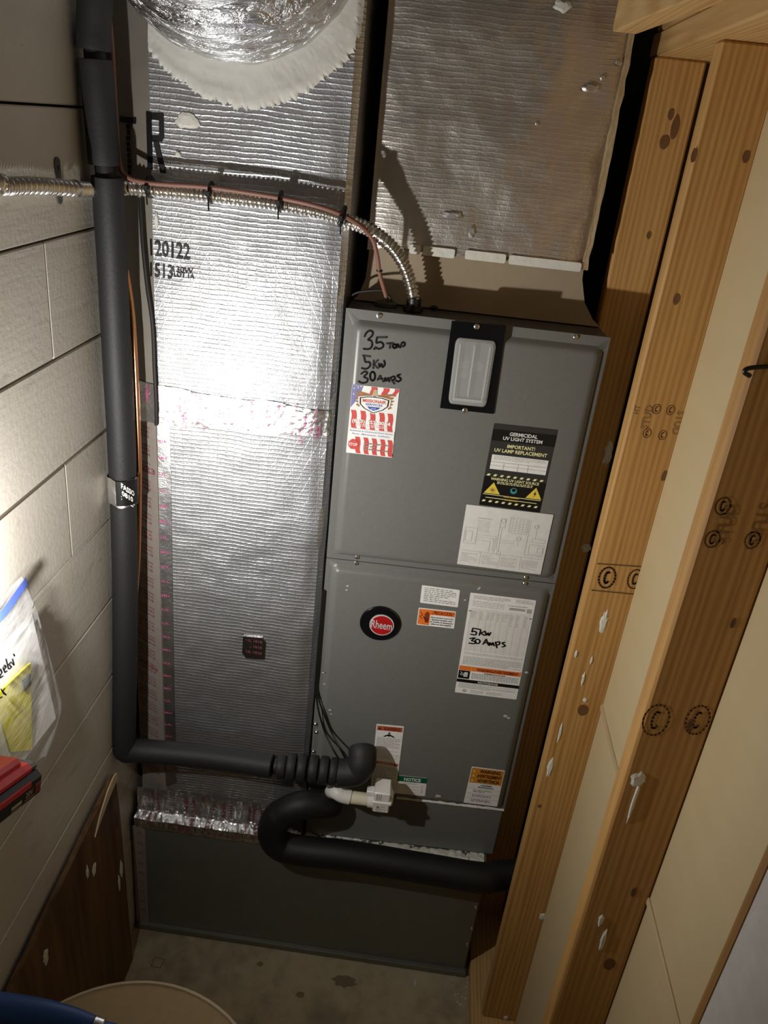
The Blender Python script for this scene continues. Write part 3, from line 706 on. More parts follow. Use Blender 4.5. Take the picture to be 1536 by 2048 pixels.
l.poly('yellow', [(.17, .70), (.30, .84), (.04, .84)], 2); l.poly('yellow', [(.86, .70), (.98, .84), (.72, .84)], 2)
for k in range(10): a = k * math.pi / 5; l.stroke('eagle_brown', [(.17 + .02 * math.cos(a), .795 + .012 * math.sin(a)), (.17 + .055 * math.cos(a), .795 + .033 * math.sin(a))], .0008, 3)
l.disc('eagle_brown', .17, .795, .02, 3); l.poly('label_black', [(.875, .735), (.835, .785), (.858, .785), (.84, .825), (.885, .772), (.862, .772)], 3)
l.disc('teal', .51, .775, .055); l.disc('label_black', .51, .765, .03, 3)
for y in (.845, .885): l.rect('pale_yellow', .03 if y < .86 else .08, y + .005, .97 if y < .86 else .92, y + .012, 2)
l.text('yellow', 'ATTENTION', .5, .905, .016, .2, 3); l.text('yellow', 'AVERTISSEMENT', .5, .868, .016, .26, 3); l.done()
# wiring diagram sheet
l = Label('wiring_diagram', ((933, 1008.6), (1107, 1029.4), (1081, 1149), (914, 1127.6)), 'label_grey', v=-RAISE - .0012, r=.0008, label='grey wiring diagram sheet')
for k in range(8): l.rect('ink_soft', .17 + k * .018, .21, .172 + k * .018, .42)
for k in range(9): l.disc('ink', .165 + k * .018, .19, .004, 2, 8)
for x0, y0, x1, y1 in ((.03, .36, .17, .62), (.045, .42, .12, .58), (.42, .15, .48, .30), (.53, .12, .74, .37), (.82, .42, .97, .48), (.80, .52, .97, .68), (.44, .70, .48, .76), (.9, .56, .96, .64)):
    l.stroke('ink_soft', [(x0, y0), (x1, y0), (x1, y1), (x0, y1), (x0, y0)], .0005)
for k in range(6): l.rect('ink_soft', .53, .15 + .035 * k, .74, .153 + .035 * k)
for k in range(5): l.rect('ink_soft', .56 + .04 * k, .12, .562 + .04 * k, .37)
for pts in (((.17, .46), (.40, .46), (.40, .72)), ((.17, .50), (.38, .50), (.38, .70)), ((.45, .30), (.45, .70)), ((.42, .30), (.42, .66)), ((.48, .50), (.66, .50), (.66, .58)), ((.76, .12), (.76, .70), (.97, .70)), ((.85, .2), (.85, .42)), ((.17, .55), (.34, .55), (.34, .72)), ((.48, .54), (.62, .54))): l.stroke('ink_soft', list(pts), .0005)
for x, y in ((.45, .19), (.66, .45), (.84, .22)): l.stroke('ink_soft', [(x + .025 * math.cos(a * .63), y + .03 * math.sin(a * .63)) for a in range(11)], .0006)
for x0 in (.02, .27, .49, .74): l.fine('ink_soft', x0 + .01, .79, x0 + .20, .95, 8, 1, .35, int(x0 * 99))
for x in (.255, .48, .73): l.rect('ink_soft', x, .74, x + .003, .97)
l.rect('ink_soft', .02, .745, .98, .75); l.done()
# patriotic service magnet
l = Label('service_magnet', ((704.6, 768.5), (799, 778), (784, 915), (692, 904.4)), 'label_white', r=.001, label='red, white and blue service company magnet with an eagle shield', th=.0012)
def wave(x0, x1, y0, y1, lean):
    n = 8; p = [(x0 + lean * t + .015 * math.sin(6 * t), y0 + (y1 - y0) * t) for t in [k / n for k in range(n + 1)]]; return p + [(x + x1 - x0, y) for x, y in p[::-1]]
for k, x in enumerate((.40, .66, .90)): l.poly('flag_red', wave(x, min(x + .13, .99), .005, .11, -.02 * k))
l.poly('flag_blue', [(.005, .005), (.24, .005), (.20, .10), (.10, .24), (.005, .33)])
for x, y in ((.05, .05), (.13, .03), (.05, .13), (.19, .015), (.12, .09)): l.poly('label_white', [(x + (.02 if k % 2 == 0 else .008) * math.sin(k * .6283), y - (.016 if k % 2 == 0 else .006) * math.cos(k * .6283)) for k in range(10)], 2)
for k, x in enumerate((.02, .22, .42, .62, .80)): l.poly('flag_red', wave(x, x + .11, .36, .62, .05))
for k, x in enumerate((.16, .34, .52, .70, .86)): l.poly('flag_red', wave(x, x + .10, .745, .99, .06))
for sx in (-1, 1):
    for k in range(5): a = .25 + k * .24; l.poly('eagle_brown', [(.5 + sx * .05, .115 + .012 * k), (.5 + sx * (.43 - .02 * abs(k - 2)), .075 + .05 * k), (.5 + sx * (.40 - .02 * k), .105 + .05 * k), (.5 + sx * .12, .15 + .012 * k)], 2)
l.poly('gold_print', [(.46, .05), (.5, .035), (.54, .05), (.55, .12), (.5, .16), (.45, .12)], 3)
sh = [(.19, .17), (.34, .148), (.5, .142), (.66, .148), (.81, .17), (.80, .26), (.70, .32), (.5, .375), (.30, .32), (.20, .26)]
big = lambda k: [(.5 + (x - .5) * k, .245 + (y - .245) * k) for x, y in sh]
l.poly('label_white', big(1.12), 3); l.poly('label_black', big(1.02), 4); l.poly('label_white', big(.92), 5)
l.text('flag_red', 'MISSIONAIR', .5, .225, .042, .50, 6, .03); l.text('royal_blue', 'SERVICES', .5, .268, .028, .36, 6, .02)
l.poly('royal_blue', [(.36, .285), (.64, .285), (.6, .315), (.5, .34), (.4, .315)], 6); l.text('label_white', 'LLC', .5, .318, .018, .1, 7)
l.text('label_white', '(813) 952-8084', .48, .535, .05, .82, 4, .03); l.fine('label_white', .15, .555, .8, .60, 2, 3, .5, 8)
l.rect('label_white', .005, .625, .995, .735, 3)
l.text('royal_blue', 'Residential & Commercial HVAC Service', .5, .665, .020, .92, 4, .005); l.text('royal_blue', 'Repair - Maintenance - Installation', .5, .708, .020, .80, 4, .005)
l.poly('flag_red', [(.14 + .115 * math.cos(math.radians(22.5 + 45 * k)), .86 + .08 * math.sin(math.radians(22.5 + 45 * k))) for k in range(8)], 4); l.text('label_white', 'STOP', .14, .883, .042, .18, 5, .02)
l.fine('ink_grey', .36, .82, .95, .95, 3, 3, .4, 9); l.done()
# lower labels
l = Label('rating_label', ((844, 1170), (920, 1180), (915.5, 1214.5), (840, 1205)), 'label_white', label='small white specification label'); l.fine('ink_grey', .08, .10, .92, .93, 8, 1, .4, 2); l.done()
l = Label('caution_label', ((837.5, 1215), (912, 1223), (908, 1257), (833, 1249)), 'label_white', label='orange Spanish caution label with a hand symbol')
l.rect('orange', .02, .05, .33, .95); l.rect('orange', .33, .05, .98, .33); l.text('warning_red', '¡ PRECAUCION !', .66, .28, .18, .58, 2, .03)
for k, st in enumerate(('Antes de tener acceso a los', 'dispositivos terminales, todos', 'los circuitos de alimentacion', 'deben ser interrumpidos.')): l.text('ink', st, .65, .50 + .13 * k, .075, .60 - .05 * (k % 2), 2, .02)
def hand(l, mat, x, y, sx, sy, lev=2):
    l.poly(mat, [(x - .5 * sx, y), (x + .4 * sx, y), (x + .35 * sx, y + .65 * sy), (x - .3 * sx, y + .65 * sy)], lev)
    for k, hgt in enumerate((.75, .95, 1.0, .85)): l.poly(mat, [(x + (-.5 + .24 * k) * sx, y + .02), (x + (-.5 + .24 * k) * sx, y - hgt * sy), (x + (-.32 + .24 * k) * sx, y - hgt * sy), (x + (-.32 + .24 * k) * sx, y + .02)], lev)
    l.poly(mat, [(x - .45 * sx, y + .3 * sy), (x - .85 * sx, y - .25 * sy), (x - .7 * sx, y - .3 * sy), (x - .4 * sx, y + .05 * sy)], lev)
hand(l, 'warning_red', .25, .55, .13, .38); l.stroke('label_black', [(.06, .2), (.13, .38), (.06, .48), (.13, .62)], .0012); l.done()
dl = l = Label('data_label', ((941, 1185), (1072.5, 1200.6), (1032.7, 1399), (909.5, 1384)), 'label_white', label='large white data label marked 5 kw 30 Amps by hand')
l.fine('ink_grey', .06, .02, .62, .055, 3, 1, .35, 3); l.fine('ink_grey', .70, .015, .97, .05, 3, 1, .35, 6); l.fine('ink_soft', .06, .07, .55, .13, 4, 1, .35, 7); l.fine('ink_grey', .6, .075, .93, .085, 1, 1, .6, 2)
for k in range(26): l.rect('ink_grey', .62 + .0095 * k, .095, .62 + .0095 * k + (.006 if k % 3 else .003), .118)
l.rect('ink_soft', .89, .09, .965, .13)
l.rect('ink', .02, .165, .06, .172); l.rect('ink', .95, .175, .99, .182)
l.rect('label_grey', .05, .14, .97, .56, 1)
for k, (x0, dd) in enumerate(((.06, .24), (.20, .25), (.31, .24), (.38, .24), (.46, .25), (.54, .24), (.66, .25), (.76, .25), (.88, .25))):
    l.rect('ink_soft', x0 - .01, .15, x0 - .008, .56, 2); l.fine('ink_soft', x0, .165, x0 + (.09 if k in (0, 5) else .045), dd + .03 * (k > 5), 9, 2, .4, k)
l.fine('ink_grey', .05, .575, .97, .60, 2, 2, .3, 11); l.fine('ink_grey', .05, .615, .97, .70, 8, 1, .4, 12)
l.rect('orange', .01, .715, .99, .76, 1); l.text('warning_red', 'WARNING/AVERTISSEMENT', .62, .753, .028, .66, 2, .03); l.rect('yellow', .2, .715, .205, .76, 2)
l.rect('label_black', .01, .762, .19, .845, 1); hand(l, 'label_white', .13, .805, .07, .03); l.stroke('label_white', [(.04, .775), (.07, .79), (.04, .80), (.07, .815)], .0012)
l.text('warning_red', 'HAZARDOUS VOLTAGE', .58, .777, .012, .34, 2); l.fine('ink', .22, .782, .97, .84, 5, 1, .35, 14)
l.rect('label_black', .0, .852, 1, .885, 1); l.text('label_white', 'NOTICE/AVIS', .5, .877, .018, .32, 2, .02)
l.fine('ink_grey', .04, .893, .96, .945, 6, 1, .4, 15); l.stroke('ink', [(.15 + .03 * math.cos(a * .63), .968 + .016 * math.sin(a * .63)) for a in range(11)], .0006); l.text('ink', 'UL', .15, .974, .012, .03, 2); l.fine('ink_grey', .25, .957, .45, .99, 4, 1, .35, 16); l.fine('ink_grey', .5, .957, .75, .99, 4, 1, .35, 17); l.done()
l = Label('injury_label', ((753, 1447.6), (808, 1452.6), (791, 1588), (741, 1578)), 'label_white', label='tall white and red warning label beside the pipe elbow')
l.rect('brick_red', .04, .02, .96, .085); l.text('warning_red', 'WARNING', .58, .077, .045, .62, 2, .03); l.poly('warning_red', [(.14, .035), (.22, .075), (.06, .075)], 2)
l.disc('ink', .5, .115, .04); l.poly('ink', [(.46, .13), (.54, .13), (.72, .165), (.66, .172), (.55, .155), (.5, .165), (.45, .155), (.34, .172), (.28, .165)], 2)
l.fine('ink_grey', .07, .185, .93, .33, 11, 1, .4, 21); l.fine('ink_soft', .07, .36, .93, .50, 9, 1, .35, 22); l.rect('brick_red', .04, .545, .96, .585); l.text('label_white', 'ADVERTENCIA', .5, .578, .022, .6, 2); l.fine('ink_grey', .07, .61, .93, .96, 22, 1, .4, 23); l.done()
l = Label('notice_label', ((797, 1550.5), (854.4, 1556), (850, 1592), (791.6, 1586)), 'label_white', label='white label with green NOTICE band'); l.rect('green', 0, 0, 1, .30); l.text('label_white', 'NOTICE', .5, .245, .17, .58, 2, .03)
l.stroke('ink_grey', [(.05, .70), (.12, .48), (.26, .48), (.34, .66), (.5, .7), (.78, .7)], .0007); l.stroke('ink_grey', [(.4, .55), (.78, .55)], .0005); l.stroke('ink_grey', [(.4, .86), (.78, .86)], .0005); l.fine('ink_grey', .2, .36, .8, .44, 2, 1, .35, 24); l.fine('ink_grey', .84, .45, .9, .9, 7, 1, .4, 25); l.done()
l = Label('proposition_label', ((943.7, 1533), (1010, 1541), (994, 1613), (927, 1604.6)), 'label_white', label='orange and white trilingual warning label in the lower right corner')
l.rect('label_amber', .02, .02, .98, .42)
for k, st in enumerate(('WARNING', 'AVERTISSEMENT', 'ADVERTENCIA')): l.text('label_black', st, .58, .135 + .125 * k, .085, (.62, .74, .66)[k], 2, .03); l.poly('yellow', [(.10, .06 + .125 * k), (.145, .125 + .125 * k), (.055, .125 + .125 * k)], 2)
l.text('ink', 'CALIFORNIA', .55, .485, .035, .34, 2, .02); l.text('ink', 'PROPOSITION 65', .55, .54, .035, .46, 2, .02)
for k in range(3): l.rect('ink_grey', .03, .575 + .13 * k, .97, .58 + .13 * k); l.fine('ink', .2, .61 + .13 * k, .75, .68 + .13 * k, 2, 1, .4, 30 + k)
l.done()
# badge
u0, z0 = cat(760.5, 1246, -RAISE); bu = (cat(801, 1250, -RAISE)[0] - cat(719.6, 1242, -RAISE)[0]) / 2; bz = (cat(760, 1212, -RAISE)[1] - cat(760, 1280, -RAISE)[1]) / 2
m = MB(); m.loops([[cab(u0 + bu * k * math.cos(a * math.pi / 20), -RAISE - d, z0 + bz * k * math.sin(a * math.pi / 20)) for a in range(40)] for k, d in ((1, 0), (1, .003), (.95, .005))], True, True, False); bd = obj('badge', m, 'black_gloss', ah, label='black oval badge with a red disc reading Rheem')
for k0, mt, d0, d1 in ((.60, 'badge_silver', .005, .0075), (.545, 'badge_red', .0075, .0085)):
    m = MB(); m.loops([[cab(u0 + .004 + bu * k0 * k * math.cos(a * math.pi / 16), -RAISE - d, z0 - .001 + bz * k0 * k * 1.0 * math.sin(a * math.pi / 16)) for a in range(32)] for k, d in ((1, d0), (1, d1))]); obj('badge_ring' if mt == 'badge_silver' else 'badge_disc', m, mt, bd)
m = MB(); text(m, 'Rheem', lambda x, y: cab(u0 + .004 + x, -RAISE - .0092, z0 - .010 - y - .06 * x), 0, 0, .022, bu * 1.02, .01); obj('badge_lettering', m, 'badge_silver', bd, kind='stuff')
# marker handwriting on the upper door
hw = lambda X, Y: cat(680 + X / 6.827, 630 + Y / 6.827, -RAISE)
def scrawl(strokes, conv, wd, v, parent):
    m = MB()
    for st in strokes:
        pts = [conv(*p) for p in st]
        if len(pts) > 3: pts = [(q.x, q.y) for q in crv([(a, c, 0) for a, c in pts], 5)]
        stroke(m, pts, lambda x, y: cab(x, v, y), wd)
    return obj('handwriting', m, 'ink', parent, kind='stuff')
S1 = [[(335, 292), (362, 240), (410, 213), (450, 238), (435, 285), (385, 335), (424, 350), (440, 400), (420, 450), (378, 466), (320, 460)], [(466, 458), (472, 464)], [(470, 456), (466, 466)], [(508, 305), (640, 302)], [(505, 308), (497, 378), (550, 368), (592, 400), (578, 442), (530, 462), (482, 440)],
      [(640, 388), (722, 382)], [(686, 386), (682, 450)], ell(745, 425, 24, 26, 10), [(785, 440), (788, 398), (822, 442), (845, 380), (880, 378), (882, 412), (860, 430)]]
S2 = [[(312, 552), (412, 564)], [(328, 560), (346, 638), (392, 640), (414, 672), (396, 712), (350, 736), (298, 724)], [(460, 620), (454, 726)], [(518, 614), (464, 672), (518, 726)], [(530, 662), (542, 706), (566, 668), (582, 712), (612, 672), (602, 622)]]
S3 = [[(290, 802), (340, 770), (372, 795), (328, 842), (378, 872), (360, 916), (300, 926), (255, 905)], ell(445, 835, 34, 60, 14), [(514, 884), (548, 826), (592, 908)], [(522, 872), (580, 868)], [(612, 902), (616, 860), (638, 896), (656, 858), (674, 908)], [(684, 858), (742, 936)], [(690, 856), (735, 838), (752, 868), (716, 892)], [(822, 812), (782, 830), (832, 872), (802, 906), (760, 896)]]
scrawl(S1 + S2 + S3, hw, .0042, -RAISE - .0006, ah)
hw2 = lambda X, Y: cat(820 + X / 5.689, 1150 + Y / 5.689, -RAISE)
S4 = [[(716, 600), (796, 614)], [(714, 602), (704, 640), (732, 634), (754, 652), (738, 676), (690, 668)], [(802, 622), (786, 680)], [(852, 634), (800, 656), (846, 682)], [(856, 644), (866, 680), (886, 654), (896, 682), (916, 650)],
      [(680, 716), (736, 710), (700, 740), (748, 756), (722, 776), (670, 768)], ell(766, 750, 28, 24, 12), [(830, 782), (864, 724), (890, 792)], [(842, 766), (886, 764)], [(900, 796), (906, 764), (926, 792), (940, 764), (956, 800)], [(970, 758), (986, 822)], [(970, 764), (1014, 754), (1012, 784), (980, 792)], [(1076, 760), (1046, 770), (1082, 800), (1046, 812)]]
scrawl(S4, hw2, .0034, -RAISE - .0022, dl.o)
# sight window
wq = ((903.6, 642), (1012, 650.6), (986.7, 827), (880, 815)); wp = [cat(x, y, -RAISE) for x, y in wq]
sw = MB(); sw.loops([[cab(u, v, z) for u, z in wp[::-1]] for v in (-RAISE + .004, -RAISE - .0035)]); swo = obj('sight_window', sw, 'black_gloss', ah, label='black sight window plate with a clear ribbed lens')
lq = [cat(x, y, -RAISE - .006) for x, y in ((912, 675), (993, 683), (971.5, 814), (896, 806))]
def lf(o):
    def g(a, c): return cab(*(lambda k: (sum(q * p[0] for q, p in zip(k, lq)), -RAISE - o, sum(q * p[1] for q, p in zip(k, lq))))(((1 - a) * (1 - c), a * (1 - c), a * c, (1 - a) * c)))
    return g
m = MB(); m.loops([[lf(.0037)(x, y) for x, y in rrect(0, 1, 0, 1, .10, 4)], [lf(.009)(x, y) for x, y in rrect(.0, 1, .0, 1, .10, 4)], [lf(.012)(x, y) for x, y in rrect(.05, .95, .03, .97, .09, 4)]], True, True, False); obj('lens', m, 'frosted_lens', swo)
m = MB()
for x in (.12, .48, .86): prism(m, rrect(x - .022, x + .022, .07, .93 if x != .48 else .86, .02, 2), lambda a, c, d: lf(d)(a, c), .012, .0145)
prism(m, rrect(.12, .86, .89, .93, .01, 2), lambda a, c, d: lf(d)(a, c), .012, .0145); obj('lens_rib', m, 'frosted_lens', swo, kind='stuff')
m = MB()
for x, y, r in ((.3, .4, .12), (.66, .4, .13), (.3, .54, .10)): disc(m, x, y, r, lf(.0036), 12, r * .6)
obj('inside_parts', m, 'tool_grey', swo, kind='stuff')
screw_at(953.4, 653, -RAISE - .0035, 1, swo); screw_at(930, 820.6, -RAISE - .0035, 1, swo)
# scrapes and paint chips
for i, (px, py, r) in enumerate(((695, 1172, .003), (693, 1180, .0025), (1011, 1432, .006), (1017, 1436, .005), (646, 1345, .003), (649, 1368, .003), (660, 1420, .004), (662, 1428, .003), (960, 1175, .003), (957, 1178, .003), (930, 1200, .003), (1053, 1345, .005), (876, 1592, .008))):
    u, z = cat(px, py, -RAISE); m = MB(); blob(m, lambda x, y, o: cab(x, -RAISE - .0002 - o, y), u, z, r, r * .7, .0006, i + 40, 9); obj('paint_chip', m, 'scuff', ah)

# ================================================================== insulated suction line
PX = -.4605
rp = thing('suction_line', (PX, -.1, .78), 0, 'black foam insulated refrigerant pipe running down the corner then across to the cabinet', 'pipe')
PYS = ((-100, -.080), (0, -.080), (330, -.072), (600, -.060), (1000, -.058), (1250, -.064), (1400, -.078), (1500, -.088))
def pv(px, py):
    for a, c in zip(PYS[:-1], PYS[1:]):
        if py <= c[0]: break
    return at(px, py, 'y', a[1] + (c[1] - a[1]) * (py - a[0]) / (c[0] - a[0]))
A = [pv(188, -60), pv(190, 0), pv(187, 55), pv(188, 100)]; Bq = [pv(190, 118), pv(197, 190), pv(204, 270), pv(209, 330)]
C_ = [pv(214, 352), pv(222, 480), pv(229, 620), pv(236, 760), pv(243, 900), pv(248, 1050), pv(250, 1180), pv(250, 1300), pv(249, 1400), pv(247, 1478)]
def sleeve(pts, r, name='foam_sleeve', ends=True, n=8, parent=rp, mat='foam_rubber', seg=20):
    q = crv(pts, n); R = [r * (1 + .012 * vn(i * .3, r * 99)) for i in range(len(q))]
    if ends: R[0] = R[-1] = r * .86; q = [q[0], q[0].lerp(q[1], .12)] + q[1:-1] + [q[-1].lerp(q[-2], .12), q[-1]]; R = [r * .84, r * .98] + R[1:-1] + [r * .98, r * .84]
    m = MB(); m.tube(q, R, seg); return obj(name, m, mat, parent)
sleeve(A, .0292); sleeve(Bq, .0285); sleeve(C_, .0288, n=10)
m = MB(); m.tube([A[-1] + Vector((0, 0, .02)), Bq[0] - Vector((0, 0, .02))], .018, 12); obj('pipe_core', m, 'black_rubber', rp); m = MB(); m.tube([Bq[-1] + Vector((0, 0, .02)), C_[0] - Vector((0, 0, .02))], .019, 12); obj('pipe_core', m, 'black_rubber', rp)
e0 = C_[-1]; r0 = at(300, 1503, 'y', -.078); r1 = at(420, 1514, 'y', -.066); r2 = at(546, 1532, 'y', -.074)
e1 = Vector((e0.x + .012, e0.y + .005, r0.z - .004)); 
sleeve([e0 + Vector((0, 0, .006)), Vector((e0.x + .002, e0.y, e1.z + .004)), e1 + Vector((.014, .003, -.002))], .0285, 'elbow_sleeve', True, 5)
sleeve([e1 + Vector((.006, .002, 0)), r0, r1, r2], .0305)
cuffs = [((563, 1533), .029), ((583, 1533), .0335), ((604, 1536), .034), ((627, 1538), .0345), ((648, 1541), .036), ((667, 1543), .0345)]
for i, ((px, py), r) in enumerate(cuffs):
    c_ = at(px, py, 'y', -.078); h = .0095 if i != 5 else .008; dx = Vector((.98, .04, -.1 * (i - 2) * .03))
    q = [c_ + dx * (h * t) for t in (-1.3, -1.2, -.9, 0, .9, 1.2, 1.3)]; m = MB(); m.tube(q, [r * k for k in (.80, .93, 1, 1.02, 1, .93, .80)], 18); obj('foam_cuff', m, 'foam_rubber', rp)
m = MB(); m.tube([at(550, 1532, 'y', -.076), at(680, 1545, 'y', -.078)], .022, 12)
obj('pipe_core', m, 'black_rubber', rp)
def ac(px, py, v): u, z = cat(px, py, v); return cab(u, v, z)
sleeve([ac(676, 1546, -.078), ac(700, 1545, -.078), ac(716, 1540, -.077), ac(724, 1524, -.072), ac(725, 1508, -.060), ac(725, 1498, -.048)], .036, 'elbow_sleeve', True, 7)
# foil wrap near the middle of the drop
cq_ = crv(C_, 10); wz = min(cq_, key=lambda p: abs(p.z - pv(249, 980).z)); m = MB()
m.grid(lambda s, t: Vector((wz.x + (.0318 + .0012 * vn(s * 18, t * 6)) * math.cos(s * 6.283), wz.y + (.0318 + .0012 * vn(s * 18, t * 6)) * math.sin(s * 6.283), wz.z - .032 + .062 * t + .003 * vn(s * 9, 4))), 48, 10); fw = obj('foil_wrap', m, 'bright_tape', rp)
wf = lambda x, y: Vector((wz.x + .0345 * math.sin(.75 + x / .033), wz.y - .0345 * math.cos(.75 + x / .033), wz.z - y))
m = MB(); m.grid(lambda s, t: wf(-.027 + .052 * s, -.030 + .058 * t), 12, 2); obj('wrap_flap', m, 'label_black', fw)
wf2 = lambda x, y: Vector((wz.x + .0349 * math.sin(.75 + (x * .8 - y * .0) / .033), wz.y - .0349 * math.cos(.75 + x * .8 / .033), wz.z - y - .75 * x))
m = MB(); text(m, 'FASSO', wf2, -.002, -.002, .012, .034, .03); text(m, '0810', wf2, -.004, .014, .011, .028, .03); rect(m, -.02, .018, .014, .0205, wf2); rect(m, -.02, .024, .010, .0265, wf2); obj('wrap_print', m, 'label_white', fw, kind='stuff')

# liquid line and cables
cl = [at(252, 540, 'y', -.030), at(263, 620, 'y', -.030), at(270, 720, 'y', -.030), at(275, 830, 'y', -.030), at(278, 940, 'y', -.030), at(277, 1050, 'y', -.030), at(275, 1130, 'y', -.030), at(268, 1220, 'y', -.030), at(262, 1290, 'y', -.030)]
m = MB(); m.tube(crv(cl, 8), .0062, 12); obj('copper_tube', m, 'copper', loc=cl[-1], label='bare bright copper tube beside the black insulated pipe', cat_='pipe')
tw = [at(212, -20, 'y', -.034), at(222, 70, 'y', -.034), at(227, 150, 'y', -.034), at(232, 240, 'y', -.034), at(238, 320, 'y', -.036), at(252, 352, 'y', -.040), at(300, 366, 'y', -.048), at(420, 375, 'y', -.048), at(560, 396, 'y', -.048), at(650, 417, 'y', -.046), at(705, 441, 'y', -.03), at(742, 473, 'y', .0), at(754, 510, 'y', .015), at(760, 550, 'y', .03), at(771, 588, 'y', .045), at(774, 604, 'y', .05)]
m = MB(); m.tube(crv(tw, 8), .0044, 10); obj('control_cable', m, 'copper_cable', loc=tw[-1], label='thin reddish brown control cable tied along the steel conduit', cat_='cable')
bw = [at(280, 395, 'y', -.006), at(285, 480, 'y', -.008), at(294, 570, 'y', -.008), at(305, 650, 'y', -.008), at(309, 740, 'y', -.008), at(312, 800, 'y', -.008), at(313, 850, 'y', -.007)]
m = MB(); m.tube(crv(bw, 6), .0042, 8); obj('black_cable', m, 'wire_black', loc=bw[-1], label='black cable running down the left corner of the foil duct', cat_='cable')
for i, (pts, lab) in enumerate(((((646, 1180), (634, 1330), (632, 1385), (638, 1425), (650, 1465), (667, 1500), (684, 1528)), 'black sensor wire on the left of the pair reaching the pipe elbow'), (((648, 1182), (637, 1330), (634, 1383), (645, 1420), (662, 1462), (680, 1497), (697, 1528)), 'black sensor wire on the right of the pair reaching the pipe elbow'))):
    P = [ac(x, y, -.006 if k < 3 else (-.02 if k < 5 else -.05)) for k, (x, y) in enumerate(pts)]; m = MB(); m.tube(crv(P, 6), .0024, 7); obj('sensor_wire', m, 'wire_black', loc=P[-1], label=lab, cat_='wire', group='sensor wires by the cabinet edge')
for i, (pts, lab) in enumerate(((((768, 585), (762, 581), (735, 582), (712, 586), (697, 598), (690, 615)), 'black wire looping left from the grommet over the cabinet corner'), (((768, 588), (773, 592), (776, 604)), 'short black wire dropping straight into the grommet'), (((766, 586), (778, 592), (784, 605)), 'short black wire curving right into the grommet'))):
    P = [at(x, y, 'y', .045) for x, y in pts]; m = MB(); m.tube(crv(P, 6), .0026, 7); obj('grommet_wire', m, 'wire_black', loc=P[-1], label=lab, cat_='wire', group='wires at the cabinet grommet')

# ================================================================== flexible steel conduit
fc = thing('steel_conduit', at(828, 618, 'z', H), 0, 'ribbed flexible steel conduit crossing the foil duct to the cabinet top', 'conduit')
cp = [Vector((XW + .018, -1.9, 2.10)), Vector((XW + .018, -1.2, 2.085)), at(-60, 372, 'x', XW + .018), at(0, 373, 'x', XW + .018), at(60, 371, 'x', XW + .018), at(110, 374, 'x', XW + .018), at(160, 379, 'x', XW + .02), at(205, 378, 'y', -.012), at(260, 376, 'y', -.020), at(340, 382, 'y', -.030), at(430, 391, 'y', -.030), at(560, 408, 'y', -.030), at(640, 424, 'y', -.028), at(700, 443, 'y', -.015), at(745, 463, 'y', .008), at(782, 492, 'y', .028), at(808, 530, 'y', .042), at(822, 570, 'y', .048), at(828, 600, 'y', .05)]
q = resample(crv(cp, 12), .0013)
m = MB(); m.tube(q, [.0122 + .0019 * math.sin(i * .0013 / .0085 * 6.283) for i in range(len(q))], 12); obj('armour', m, 'conduit_steel', fc)
P = cp[-1]; m = MB(); Hc = H + .001
m.loops([[Vector((P.x + r * math.cos(a * .5236), P.y + r * math.sin(a * .5236), z)) for a in range(12)] for r, z in ((.021, Hc), (.021, Hc + .008), (.015, Hc + .009), (.015, P.z + .004))]); obj('connector', m, 'black_plastic', fc)
m = MB(); s_ = at(118, 346, 'x', XW + .004); prism(m, rrect(s_.y - .010, s_.y + .010, s_.z - .05, s_.z + .025, .009, 4), lambda y, z, d: Vector((XW + d, y, z)), 0, .003); st_ = obj('wall_strap', m, 'tool_grey', fc)
m = MB(); disc(m, s_.y, s_.z + .008, .004, lambda y, z: Vector((XW + .0035, y, z)), 10); obj('strap_nail', m, 'ink', st_)
m = MB(); c_ = at(146, 377, 'x', XW + .02); m.tube([c_ + Vector((0, -.006, 0)), c_ + Vector((0, .006, 0))], .0150, 14); obj('strap_ring', m, 'conduit_steel', fc)
for px, py in ((297, 372), (423, 384), (562, 402), (690, 434)):
    c_ = at(px, py, 'y', -.036); i = min(range(len(q)), key=lambda k: (q[k] - c_).length); t_ = (q[min(i + 3, len(q) - 1)] - q[i - 3]).normalized()
    ctr = q[i] + Vector((0, -.006, .005)); m = MB(); m.tube([ctr - t_ * .002, ctr + t_ * .002], .0205, 14)
    m.bbox((ctr.x - .004, ctr.y - .026, ctr.z - .006), (ctr.x + .004, ctr.y - .018, ctr.z + .004), .001); m.tube([ctr + Vector((0, -.022, -.004)), ctr + Vector((.002, -.024, -.03))], .0016, 6); obj('cable_tie', m, 'wire_black', fc)
c_ = at(759, 541, 'y', .028); m = MB(); m.tube([c_ + Vector((0, 0, -.002)), c_ + Vector((0, 0, .002))], .0065, 10); obj('cable_tie', m, 'wire_black', fc)

# ================================================================== condensate drain
dt = thing('drain_trap', (.1, -.07, .46), 0, 'thick black insulated drain trap looping back under the cabinet door', 'pipe')
yl = PY - .046
tp = [ac(664, 1606, -.030), ac(640, 1608, -.060), ac(605, 1610, -.074), at(572, 1622, 'y', -.080), at(550, 1642, 'y', -.078), at(545, 1668, 'y', -.074), at(560, 1690, 'y', yl), at(600, 1701, 'y', yl), at(700, 1712, 'y', yl), at(850, 1737, 'y', yl), at(960, 1755, 'y', yl), Vector((.545, -.05, .462)), Vector((.60, -.03, .457)), Vector((.645, .0, .455))]
q = crv(tp, 9); m = MB(); m.tube(q, [.037 if i < 30 else .0395 for i in range(len(q))], 22); obj('foam_sleeve', m, 'black_rubber', dt)
fs = thing('float_switch', ac(765, 1600, -.06), 0, 'white plastic drain elbow with boxy float switch under the cabinet door', 'switch')
VV = -.088
